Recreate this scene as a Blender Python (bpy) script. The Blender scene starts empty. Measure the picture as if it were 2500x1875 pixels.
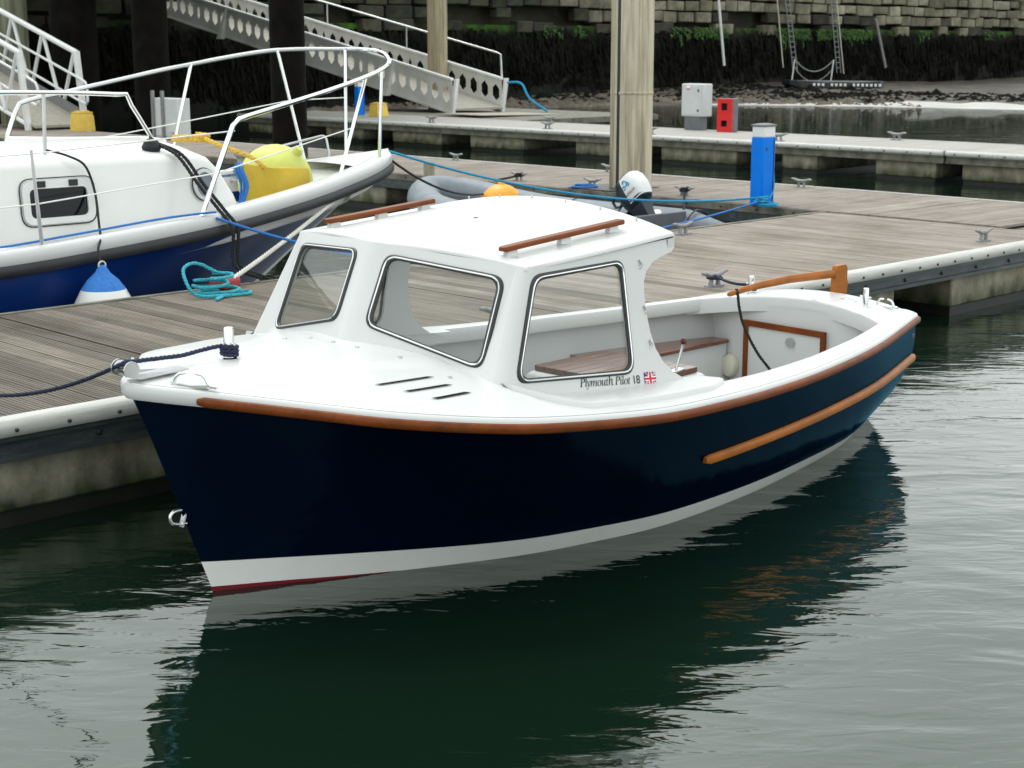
import bpy, bmesh, math, random
import numpy as np
from mathutils import Vector, Matrix
from mathutils.geometry import tessellate_polygon
random.seed(7)
R = math.radians
sc = bpy.context.scene
col = sc.collection

# ------------------------------------------------------------------ camera
F_PX, PITCH, CAM_H = 3800.0, 0.21399, 2.5
cd = bpy.data.cameras.new('camera'); cam = bpy.data.objects.new('camera', cd); col.objects.link(cam)
cam.location = (0, 0, CAM_H); cam.rotation_euler = (math.pi/2 - PITCH, 0, 0)
cd.sensor_fit = 'HORIZONTAL'; cd.sensor_width = 36.0; cd.lens = 36.0*F_PX/2500.0
cd.dof.use_dof = True; cd.dof.focus_distance = 9.3; cd.dof.aperture_fstop = 5.6
cd.clip_start = 0.1; cd.clip_end = 3000
sc.camera = cam

# ------------------------------------------------------------------ sky (overcast) and sun
SUN_EL, SUN_AZ = 58.0, -25.0      # azimuth clockwise from +Y is the direction the light comes from
w = bpy.data.worlds.new('World'); sc.world = w; w.use_nodes = True
nt = w.node_tree; nt.nodes.clear()
n_out = nt.nodes.new('ShaderNodeOutputWorld'); n_bg = nt.nodes.new('ShaderNodeBackground')
n_sky = nt.nodes.new('ShaderNodeTexSky'); n_sky.sky_type = 'NISHITA'; n_sky.sun_disc = False
n_sky.sun_elevation = R(SUN_EL); n_sky.sun_rotation = R(SUN_AZ); n_sky.dust_density = 4.0; n_sky.air_density = 1.0
n_hs = nt.nodes.new('ShaderNodeHueSaturation'); n_hs.inputs['Saturation'].default_value = 0.10
n_mix = nt.nodes.new('ShaderNodeMixRGB'); n_mix.inputs[0].default_value = 0.72
n_cl = nt.nodes.new('ShaderNodeTexNoise'); n_cl.inputs['Scale'].default_value = 3.4; n_cl.inputs['Detail'].default_value = 4
n_cr = nt.nodes.new('ShaderNodeValToRGB')
n_cr.color_ramp.elements[0].position = .3; n_cr.color_ramp.elements[0].color = (8.0, 8.6, 8.5, 1)
n_cr.color_ramp.elements[1].position = .7; n_cr.color_ramp.elements[1].color = (11.8, 12.4, 12.2, 1)
n_tc = nt.nodes.new('ShaderNodeTexCoord')
n_bg.inputs['Strength'].default_value = 0.10
L = nt.links.new
L(n_sky.outputs[0], n_hs.inputs['Color']); L(n_hs.outputs[0], n_mix.inputs[1])
L(n_tc.outputs['Generated'], n_cl.inputs['Vector']); L(n_cl.outputs[0], n_cr.inputs[0]); L(n_cr.outputs[0], n_mix.inputs[2])
L(n_mix.outputs[0], n_bg.inputs['Color']); L(n_bg.outputs[0], n_out.inputs[0])
sd = bpy.data.lights.new('sun', 'SUN'); sd.energy = 0.6; sd.angle = R(25); sd.color = (1, .98, .95)
sun = bpy.data.objects.new('sun', sd); col.objects.link(sun)
az = R(SUN_AZ); el = R(SUN_EL)
sdir = Vector((math.sin(az)*math.cos(el), math.cos(az)*math.cos(el), math.sin(el)))
sun.rotation_euler = sdir.to_track_quat('Z', 'Y').to_euler(); sun.location = (0, -5, 30)
sc.view_settings.view_transform = 'Standard'; sc.view_settings.look = 'None'
sc.view_settings.exposure = 0.8; sc.view_settings.gamma = 1.0; sc.view_settings.use_curve_mapping = False
sc.cycles.use_denoising = True
sc.cycles.max_bounces = 8; sc.cycles.transparent_max_bounces = 16

# ------------------------------------------------------------------ frames
AN = 0.8003
SA, CA = math.sin(AN), math.cos(AN)
ROT = math.atan2(CA, SA)                      # heading of the finger pontoon (u axis)
def UV(u, v, z=0.0): return Vector((SA*u - CA*v, CA*u + SA*v, z))

# ------------------------------------------------------------------ materials
def new_mat(name):
    m = bpy.data.materials.new(name); m.use_nodes = True
    return m, m.node_tree, m.node_tree.nodes['Principled BSDF']
def link(t, a, b): t.links.new(a, b)
def coords(t, scale=(1, 1, 1), kind='Object', rot=(0, 0, 0)):
    c = t.nodes.new('ShaderNodeTexCoord'); mp = t.nodes.new('ShaderNodeMapping')
    mp.inputs['Scale'].default_value = scale; mp.inputs['Rotation'].default_value = rot
    link(t, c.outputs[kind], mp.inputs['Vector']); return mp.outputs[0]
def noise(t, vec, scale, detail=4, rough=.55, dist=0.0):
    n = t.nodes.new('ShaderNodeTexNoise'); n.inputs['Scale'].default_value = scale
    n.inputs['Detail'].default_value = detail; n.inputs['Roughness'].default_value = rough
    n.inputs['Distortion'].default_value = dist
    if vec is not None: link(t, vec, n.inputs['Vector'])
    return n.outputs[0]
def ramp(t, fac, stops):
    r = t.nodes.new('ShaderNodeValToRGB'); e = r.color_ramp.elements
    while len(e) < len(stops): e.new(.5)
    for i, (p, c) in enumerate(stops): e[i].position = p; e[i].color = (*c, 1)
    link(t, fac, r.inputs[0]); return r.outputs[0]
def mixc(t, fac, a, b, mode='MIX'):
    m = t.nodes.new('ShaderNodeMixRGB'); m.blend_type = mode
    for i, x in ((0, fac), (1, a), (2, b)):
        if isinstance(x, (int, float)): m.inputs[i].default_value = x
        elif isinstance(x, tuple): m.inputs[i].default_value = (*x, 1)
        else: link(t, x, m.inputs[i])
    return m.outputs[0]
def bump(t, p, h, strength=.3, dist=.01, prev=None):
    b = t.nodes.new('ShaderNodeBump'); b.inputs['Strength'].default_value = strength; b.inputs['Distance'].default_value = dist
    link(t, h, b.inputs['Height'])
    if prev is not None: link(t, prev, b.inputs['Normal'])
    if p is not None: link(t, b.outputs[0], p.inputs['Normal'])
    return b.outputs[0]
def objrand(t):
    o = t.nodes.new('ShaderNodeObjectInfo'); return o.outputs['Random']
def mathn(t, op, a, b=None):
    m = t.nodes.new('ShaderNodeMath'); m.operation = op
    for i, x in ((0, a), (1, b)):
        if x is None: continue
        if isinstance(x, (int, float)): m.inputs[i].default_value = x
        else: link(t, x, m.inputs[i])
    return m.outputs[0]
def sepz(t, vec, ax=2):
    s = t.nodes.new('ShaderNodeSeparateXYZ'); link(t, vec, s.inputs[0]); return s.outputs[ax]

def simple(name, c, rough=.5, metal=0, coat=0, var=.12, nscale=6, bmp=0, bscale=60, spec=.5):
    m, t, p = new_mat(name)
    v = coords(t)
    n = noise(t, v, nscale, 5)
    lo = tuple(max(0, x*(1-var)) for x in c); hi = tuple(min(1, x*(1+var)) for x in c)
    link(t, ramp(t, n, [(.3, lo), (.7, hi)]), p.inputs['Base Color'])
    p.inputs['Roughness'].default_value = rough; p.inputs['Metallic'].default_value = metal
    p.inputs['Coat Weight'].default_value = coat; p.inputs['Coat Roughness'].default_value = .04
    p.inputs['Specular IOR Level'].default_value = spec
    if bmp: bump(t, p, noise(t, v, bscale, 3), bmp, .004)
    return m

M = {}
M['gel'] = simple('white_gelcoat', (.60, .612, .607), .34, coat=.12, var=.02, nscale=3)
M['gelb'] = simple('off_white_gelcoat', (.76, .765, .74), .3, coat=.3, var=.04, nscale=2)
M['liner'] = simple('grey_white_liner', (.40, .412, .41), .35, var=.03, nscale=3)
M['navy'] = simple('navy_gelcoat', (.0008, .0075, .026), .10, coat=0, var=.08, nscale=2, spec=.3); M['navy'].node_tree.nodes['Principled BSDF'].inputs['Specular Tint'].default_value = (.12, .5, 1, 1)
M['boot'] = simple('boot_top_white', (.80, .81, .78), .25, coat=.3, var=.03)
M['red'] = simple('antifouling_red', (.15, .004, .014), .5)
M['blue_hull'] = simple('blue_hull_paint', (.0025, .022, .125), .3, coat=.0, spec=.25, var=.15, nscale=1.5)
M['band'] = simple('grey_rubber_band', (.018, .019, .022), .5, var=.2)
M['chrome'] = simple('polished_steel', (.75, .76, .76), .12, metal=1, var=.03)
M['steel'] = simple('dull_steel', (.55, .56, .56), .3, metal=.9, var=.08)
M['galv'] = simple('galvanised_grey', (.25, .255, .26), .5, metal=.35, var=.25, nscale=25)
M['whitep'] = simple('white_paint', (.74, .75, .74), .4, var=.06, nscale=4)
M['rubber'] = simple('black_rubber', (.018, .02, .022), .45)
M['slot'] = simple('black_slot', (.006, .0065, .007), .7, spec=.1)
M['bluep'] = simple('blue_plastic', (.001, .19, .78), .45, var=.06, spec=.15)
M['redp'] = simple('red_plastic', (.62, .012, .014), .35, var=.05)
M['fadedred'] = simple('faded_red_plastic', (.33, .035, .04), .6, var=.2)
M['yellow'] = simple('yellow_canvas', (.52, .36, .025), .7, var=.12, nscale=5, bmp=.3, bscale=14)
M['lemon'] = simple('lemon_vinyl', (.56, .60, .13), .5, var=.12, nscale=4)
M['yelbox'] = simple('yellow_plastic', (.70, .48, .08), .5)
M['orange'] = simple('orange_vinyl', (.80, .36, .025), .45, var=.06)
M['hyp'] = simple('grey_hypalon', (.17, .20, .23), .5, var=.15, nscale=7)
M['darkplas'] = simple('dark_plastic', (.012, .02, .03), .3)
M['cream'] = simple('cream_plastic', (.62, .60, .48), .4)
M['knob'] = simple('maroon_knob', (.10, .02, .012), .3)
M['cab'] = simple('grey_cabinet', (.55, .57, .57), .4, var=.05)
M['cabd'] = simple('dark_grey_cabinet', (.13, .14, .15), .5)
M['rope_navy'] = simple('navy_rope', (.012, .02, .055), .8, var=.4, nscale=60)
M['rope_black'] = simple('black_rope', (.012, .013, .015), .8)
M['rope_teal'] = simple('teal_rope', (.03, .34, .42), .75, var=.25, nscale=50)
M['rope_blue'] = simple('blue_rope', (.02, .16, .50), .75, var=.2, nscale=50)
M['rope_cyan'] = simple('cyan_blue_rope', (.015, .28, .50), .75, var=.2, nscale=50)
M['rope_white'] = simple('off_white_rope', (.60, .58, .52), .8, var=.15, nscale=60)
M['rope_yellow'] = simple('yellow_rope', (.62, .40, .06), .8, var=.2, nscale=40)
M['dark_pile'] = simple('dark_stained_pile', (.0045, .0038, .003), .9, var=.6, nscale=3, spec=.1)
M['decal'] = simple('black_decal', (.02, .02, .025), .5)
M['fred'] = simple('flag_red', (.62, .01, .03), .5, var=.02)
M['fblue'] = simple('flag_blue', (.02, .025, .22), .5, var=.02)
M['fwhite'] = simple('flag_white', (.85, .85, .85), .5, var=.01)
M['sblue'] = simple('sticker_blue', (.05, .35, .62), .5)
M['chain'] = simple('dull_chain', (.25, .25, .24), .6)

def navy_mat():
    m = bpy.data.materials.new('navy_gelcoat'); m.use_nodes = True; t = m.node_tree; t.nodes.clear()
    o = t.nodes.new('ShaderNodeOutputMaterial'); mx = t.nodes.new('ShaderNodeMixShader'); f = t.nodes.new('ShaderNodeFresnel'); f.inputs[0].default_value = 1.42
    d = t.nodes.new('ShaderNodeBsdfDiffuse'); link(t, ramp(t, noise(t, coords(t), 2, 4), [(.3, (.0005, .0028, .011)), (.7, (.0007, .0036, .014))]), d.inputs[0])
    g = t.nodes.new('ShaderNodeBsdfGlossy'); g.inputs[0].default_value = (.12, .30, .44, 1); g.inputs['Roughness'].default_value = .12
    link(t, f.outputs[0], mx.inputs[0]); link(t, d.outputs[0], mx.inputs[1]); link(t, g.outputs[0], mx.inputs[2]); link(t, mx.outputs[0], o.inputs[0])
    return m
M['navy'] = navy_mat()
def wood(name, a, b, rough=.28, coat=.5, axis=0, scale=14, spec=.5):
    m, t, p = new_mat(name)
    sc_ = [scale*3, scale*3, scale*3]; sc_[axis] = scale*.12
    v = coords(t, tuple(sc_))
    n = noise(t, v, 1.0, 5, .6, .6)
    v2 = coords(t, (1, 1, 1)); n2 = noise(t, v2, 5, 2)
    c = ramp(t, n, [(.3, a), (.7, b)])
    c = mixc(t, .35, c, ramp(t, n2, [(.3, tuple(x*.6 for x in a)), (.7, tuple(min(1, x*1.25) for x in b))]))
    p.inputs['Specular IOR Level'].default_value = spec
    link(t, c, p.inputs['Base Color']); p.inputs['Roughness'].default_value = rough
    p.inputs['Coat Weight'].default_value = coat; p.inputs['Coat Roughness'].default_value = .08
    bump(t, p, n, .12, .002)
    return m
M['teak'] = wood('varnished_teak', (.115, .026, .005), (.21, .053, .009), .4, .0, spec=.2)
M['teakd'] = wood('dark_wet_teak', (.085, .024, .009), (.15, .047, .018), .2, .35)
M['varn'] = wood('golden_varnish', (.30, .088, .009), (.42, .135, .014), .38, .0, spec=.25)
M['oldwood'] = wood('old_grey_timber', (.20, .18, .13), (.32, .29, .2), .8, 0, 2)

def plank_mat(name, ax, dk=1.0):
    m, t, p = new_mat(name)
    s = [38, 38, 38]; s[ax] = 1.1
    r = objrand(t)
    def off(v):
        a = t.nodes.new('ShaderNodeVectorMath'); a.operation = 'ADD'; link(t, v, a.inputs[0])
        link(t, mathn(t, 'MULTIPLY', r, 91.0), a.inputs[1]); return a.outputs[0]
    v = off(coords(t, tuple(s))); n = noise(t, v, 1.0, 5, .65, .3)
    s2 = [6, 6, 6]; s2[ax] = .9
    n2 = noise(t, off(coords(t, tuple(s2))), 1.0, 4, .6)
    base = ramp(t, r, [(0, (.24, .205, .175)), (.3, (.36, .335, .30)), (.6, (.31, .255, .225)), (.82, (.40, .375, .34)), (1, (.20, .18, .155))])
    c = mixc(t, .66, base, ramp(t, n, [(.25, (.15, .125, .10)), (.55, (.365, .335, .305)), (.8, (.52, .495, .465))]))
    c = mixc(t, .5, c, ramp(t, n2, [(.3, (.55, .52, .48)), (.7, (1.0, .99, .97))]), 'MULTIPLY')
    gp = t.nodes.new('ShaderNodeNewGeometry')
    st = noise(t, gp.outputs['Position'], 1.1, 6, .7)
    c = mixc(t, .8, c, ramp(t, st, [(.3, (.62, .58, .51)), (.55, (1.04, 1.01, .99)), (.8, (1.15, 1.10, 1.06))]), 'MULTIPLY')
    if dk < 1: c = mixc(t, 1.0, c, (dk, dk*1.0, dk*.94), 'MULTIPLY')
    link(t, c, p.inputs['Base Color']); p.inputs['Roughness'].default_value = .75
    p.inputs['Specular IOR Level'].default_value = .3
    bump(t, p, n, .35, .003)
    return m
M['plank_v'] = plank_mat('weathered_decking', 1)
M['plank_shade'] = plank_mat('shaded_decking', 1, .43); M['plank_halfshade'] = plank_mat('half_shaded_decking', 1, .68)  # darker copies of the decking, view-angle shading put into the colour
M['plank_u'] = plank_mat('weathered_decking_pale', 0)

def far_deck():
    m, t, p = new_mat('far_decking'); v = coords(t)
    w_ = t.nodes.new('ShaderNodeTexWave'); w_.bands_direction = 'Y'; w_.inputs['Scale'].default_value = 2.2; w_.inputs['Distortion'].default_value = .2
    link(t, v, w_.inputs['Vector'])
    n = noise(t, coords(t, (.6, 7, 1)), 1.0, 4)
    c = mixc(t, .35, ramp(t, n, [(.3, (.27, .26, .23)), (.7, (.40, .39, .36))]), ramp(t, w_.outputs[0], [(0, (.14, .13, .12)), (.2, (.36, .35, .32)), (1, (.40, .39, .36))]))
    link(t, c, p.inputs['Base Color']); p.inputs['Roughness'].default_value = .8
    return m
M['fardeck'] = far_deck()

def strip_mat():
    m, t, p = new_mat('pale_rubbing_strip'); v = coords(t, (.7, 6, 6)); n = noise(t, v, 3, 6, .7)
    n2 = noise(t, coords(t, (3, 20, 20)), 3, 4, .7)
    c = ramp(t, n, [(.3, (.40, .40, .37)), (.6, (.55, .55, .52)), (.8, (.62, .62, .60))])
    c = mixc(t, ramp(t, n2, [(.62, (0, 0, 0)), (.8, (.6, .6, .6))]), c, (.25, .24, .2))
    link(t, c, p.inputs['Base Color']); p.inputs['Roughness'].default_value = .55
    return m
M['strip'] = strip_mat()

def waler_mat():
    m, t, p = new_mat('dark_waler_steel'); v = coords(t, (1.5, 6, 6)); n = noise(t, v, 2, 6, .7)
    c = ramp(t, n, [(.25, (.02, .03, .032)), (.55, (.06, .075, .08)), (.8, (.14, .155, .15))])
    link(t, c, p.inputs['Base Color']); p.inputs['Roughness'].default_value = .45; p.inputs['Metallic'].default_value = .3
    return m
M['waler'] = waler_mat()
M['timber_fascia'] = simple('wet_timber_fascia', (.13, .125, .095), .7, var=.5, nscale=5, bmp=.3)

def concrete_mat(name, a, b, algae=True, zlo=.0, zhi=.25):
    m, t, p = new_mat(name); v = coords(t)
    n = noise(t, v, 5, 8, .7); streak = noise(t, coords(t, (6, 6, .7)), 1.0, 5, .6)
    c = ramp(t, n, [(.25, tuple(x*.45 for x in a)), (.5, a), (.75, b)])
    c = mixc(t, .6, c, ramp(t, streak, [(.35, (.35, .33, .28)), (.65, (1, 1, .98))]), 'MULTIPLY')
    if algae:
        z = sepz(t, v)
        zz = mathn(t, 'ADD', z, mathn(t, 'MULTIPLY', mathn(t, 'SUBTRACT', noise(t, coords(t, (5, 5, 2)), 1.0, 5), .5), .28))
        mr = t.nodes.new('ShaderNodeMapRange'); mr.inputs[1].default_value = zlo; mr.inputs[2].default_value = zhi
        mr.inputs[3].default_value = 1; mr.inputs[4].default_value = 0; link(t, zz, mr.inputs[0])
        c = mixc(t, mr.outputs[0], c, ramp(t, noise(t, v, 9, 4), [(.4, (.012, .018, .006)), (.7, (.05, .075, .012))]))
    link(t, c, p.inputs['Base Color']); p.inputs['Roughness'].default_value = .85
    bump(t, p, n, .5, .01)
    return m
M['concrete'] = concrete_mat('float_concrete', (.27, .255, .19), (.40, .385, .30), True, .08, .24)
M['floatdark'] = simple('slimy_float_foot', (.008, .009, .007), .55, var=.5, nscale=8)

def pile_mat(name, a, b, zt=.55):
    m, t, p = new_mat(name); v = coords(t)
    n = noise(t, coords(t, (5, 5, 1.2)), 1.0, 7, .7)
    st = noise(t, coords(t, (9, 9, .35)), 1.0, 6, .65)
    c = ramp(t, n, [(.3, a), (.7, b)])
    c = mixc(t, .75, c, ramp(t, st, [(.38, (.32, .30, .24)), (.56, (1, 1, 1))]), 'MULTIPLY')
    link(t, c, p.inputs['Base Color']); p.inputs['Roughness'].default_value = .75
    bump(t, p, n, .2, .01)
    return m
M['pile'] = pile_mat('beige_pile', (.42, .37, .26), (.56, .51, .39))
M['pilerust'] = pile_mat('rusty_beige_pile', (.30, .25, .15), (.44, .38, .26))
M['pileolive'] = pile_mat('olive_pile', (.22, .23, .15), (.30, .31, .22))

def gang_mat():
    m, t, p = new_mat('gangway_paint'); v = coords(t); n = noise(t, v, 1.4, 6, .65)
    c = ramp(t, n, [(.3, (.52, .51, .46)), (.6, (.66, .66, .63))])
    link(t, c, p.inputs['Base Color']); p.inputs['Roughness'].default_value = .55
    return m
M['gang'] = gang_mat()
M['gangdeck'] = simple('gangway_tread', (.34, .32, .27), .8, var=.15, nscale=8)

def glass_mat():
    m = bpy.data.materials.new('window_glass'); m.use_nodes = True; t = m.node_tree; t.nodes.clear()
    o = t.nodes.new('ShaderNodeOutputMaterial'); mx = t.nodes.new('ShaderNodeMixShader'); f = t.nodes.new('ShaderNodeFresnel'); f.inputs[0].default_value = 1.45
    tr = t.nodes.new('ShaderNodeBsdfTransparent'); tr.inputs[0].default_value = (.95, .965, .96, 1)
    g = t.nodes.new('ShaderNodeBsdfGlossy'); g.inputs['Roughness'].default_value = .02
    g_ = t.nodes.new('ShaderNodeNewGeometry'); mr = t.nodes.new('ShaderNodeMapRange'); mr.inputs[3].default_value = 1.33; mr.inputs[4].default_value = 1/1.33
    link(t, g_.outputs['Backfacing'], mr.inputs[0]); link(t, mr.outputs[0], f.inputs[0])
    link(t, f.outputs[0], mx.inputs[0]); link(t, tr.outputs[0], mx.inputs[1]); link(t, g.outputs[0], mx.inputs[2]); link(t, mx.outputs[0], o.inputs[0])
    return m
M['glass'] = glass_mat()
M['darkglass'] = simple('dark_glass', (.004, .006, .008), .08, spec=.3)

def water_mat():
    m, t, p = new_mat('harbour_water')
    p.inputs['Base Color'].default_value = (.0042, .0125, .0068, 1); p.inputs['Specular Tint'].default_value = (.89, 1, .94, 1); p.inputs['Roughness'].default_value = .02
    p.inputs['IOR'].default_value = 1.88
    g = t.nodes.new('ShaderNodeNewGeometry')
    def mp(scale, rot):
        k = t.nodes.new('ShaderNodeMapping'); k.inputs['Scale'].default_value = scale; k.inputs['Rotation'].default_value = (0, 0, R(rot))
        link(t, g.outputs['Position'], k.inputs['Vector']); return k.outputs[0]
    n1 = noise(t, mp((.8, 1.9, 1), 14), 1.0, 2, .5, .5)
    n2 = noise(t, mp((2.6, 7.5, 1), -8), 1.0, 3, .5, .8)
    n3 = noise(t, mp((9, 24, 1), 6), 1.0, 2, .5, .3)
    gust = noise(t, mp((.12, .35, 1), 10), 1.0, 2)
    gr = ramp(t, gust, [(.35, (.1, .1, .1)), (.68, (.85, .85, .85))])
    b1 = bump(t, None, n1, 1.0, .021)
    b2 = bump(t, None, n2, 1.0, .0052, b1)
    h3 = mathn(t, 'MULTIPLY', n3, gr)
    bump(t, p, h3, 1.0, .0013, b2)
    return m
M['water'] = water_mat()

def mud_mat():
    m, t, p = new_mat('mud_shore'); v = coords(t)
    n = noise(t, coords(t, (1, 1, 1)), .8, 8, .75); n2 = noise(t, coords(t, (.12, .5, 1)), 1.0, 5, .6)
    c = ramp(t, n, [(.34, (.012, .009, .006)), (.5, (.055, .043, .03)), (.72, (.19, .165, .13))])
    c = mixc(t, .5, c, ramp(t, n2, [(.3, (.25, .24, .2)), (.7, (1, 1, 1))]), 'MULTIPLY')
    link(t, c, p.inputs['Base Color']); p.inputs['Roughness'].default_value = .55
    bump(t, p, n, 1.0, .15)
    return m
M['mud'] = mud_mat()
M['silt_sheen'] = simple('silt_painted_sky_sheen', (.62, .61, .58), .28, var=.15, nscale=.6)  # wet silt whose pale colour carries the sky reflection

def stone_mat(name, stops, green=.3):
    m, t, p = new_mat(name); v = coords(t); r = objrand(t)
    n = noise(t, coords(t), 2.2, 7, .7)
    c = ramp(t, r, stops)
    gp = t.nodes.new('ShaderNodeNewGeometry'); big = noise(t, gp.outputs['Position'], .55, 7, .7)
    c = mixc(t, .9, c, ramp(t, big, [(.35, (.22, .21, .17)), (.62, (1.15, 1.12, 1.05))]), 'MULTIPLY')
    c = mixc(t, .8, c, ramp(t, n, [(.28, (.28, .27, .24)), (.6, (1, 1, 1))]), 'MULTIPLY')
    g = noise(t, coords(t, (.25, .25, .4), 'Generated'), 3, 4)
    c = mixc(t, ramp(t, noise(t, v, .9, 5), [(.52, (0, 0, 0)), (.75, (green, green, green))]), c, (.05, .085, .02))
    link(t, c, p.inputs['Base Color']); p.inputs['Roughness'].default_value = .9
    bump(t, p, n, .6, .03)
    return m
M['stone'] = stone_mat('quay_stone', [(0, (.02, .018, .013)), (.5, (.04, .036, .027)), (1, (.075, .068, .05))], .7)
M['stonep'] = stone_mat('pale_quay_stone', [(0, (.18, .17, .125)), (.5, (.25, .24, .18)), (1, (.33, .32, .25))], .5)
def weed_mat():
    m, t, p = new_mat('weedy_wall')
    g = t.nodes.new('ShaderNodeNewGeometry')
    mpp = t.nodes.new('ShaderNodeMapping'); mpp.inputs['Scale'].default_value = (1.6, 1.6, .5); link(t, g.outputs['Position'], mpp.inputs['Vector'])
    n = noise(t, mpp.outputs[0], 1.0, 8, .75)
    c = ramp(t, n, [(.3, (.0015, .002, .0015)), (.55, (.005, .006, .004)), (.75, (.018, .015, .011))])
    z = sepz(t, g.outputs['Position'])
    zn = mathn(t, 'ADD', z, mathn(t, 'MULTIPLY', mathn(t, 'SUBTRACT', noise(t, g.outputs['Position'], .35, 5), .5), 1.6))
    k = ramp(t, zn, [(0, (0, 0, 0)), (1, (1, 1, 1))])
    mr = t.nodes.new('ShaderNodeMapRange'); mr.inputs[1].default_value = 2.95; mr.inputs[2].default_value = 3.35; link(t, zn, mr.inputs[0])
    gr = ramp(t, noise(t, g.outputs['Position'], 1.3, 5), [(.42, (.02, .018, .01)), (.55, (.03, .075, .01)), (.7, (.05, .14, .012))])
    c = mixc(t, mr.outputs[0], c, gr)
    link(t, c, p.inputs['Base Color']); p.inputs['Roughness'].default_value = .8; p.inputs['Specular IOR Level'].default_value = .2
    bump(t, p, n, .8, .1)
    return m
M['weed'] = weed_mat()
M['weedtuft'] = simple('hanging_weed', (.0055, .0058, .004), .9, var=.8, nscale=1.2, spec=.1)
M['rubble'] = simple('shore_rubble', (.105, .088, .066), .85, var=.6, nscale=.5)
M['greentuft'] = simple('green_weed', (.035, .095, .012), .8, var=.5, nscale=1.2)

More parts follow.
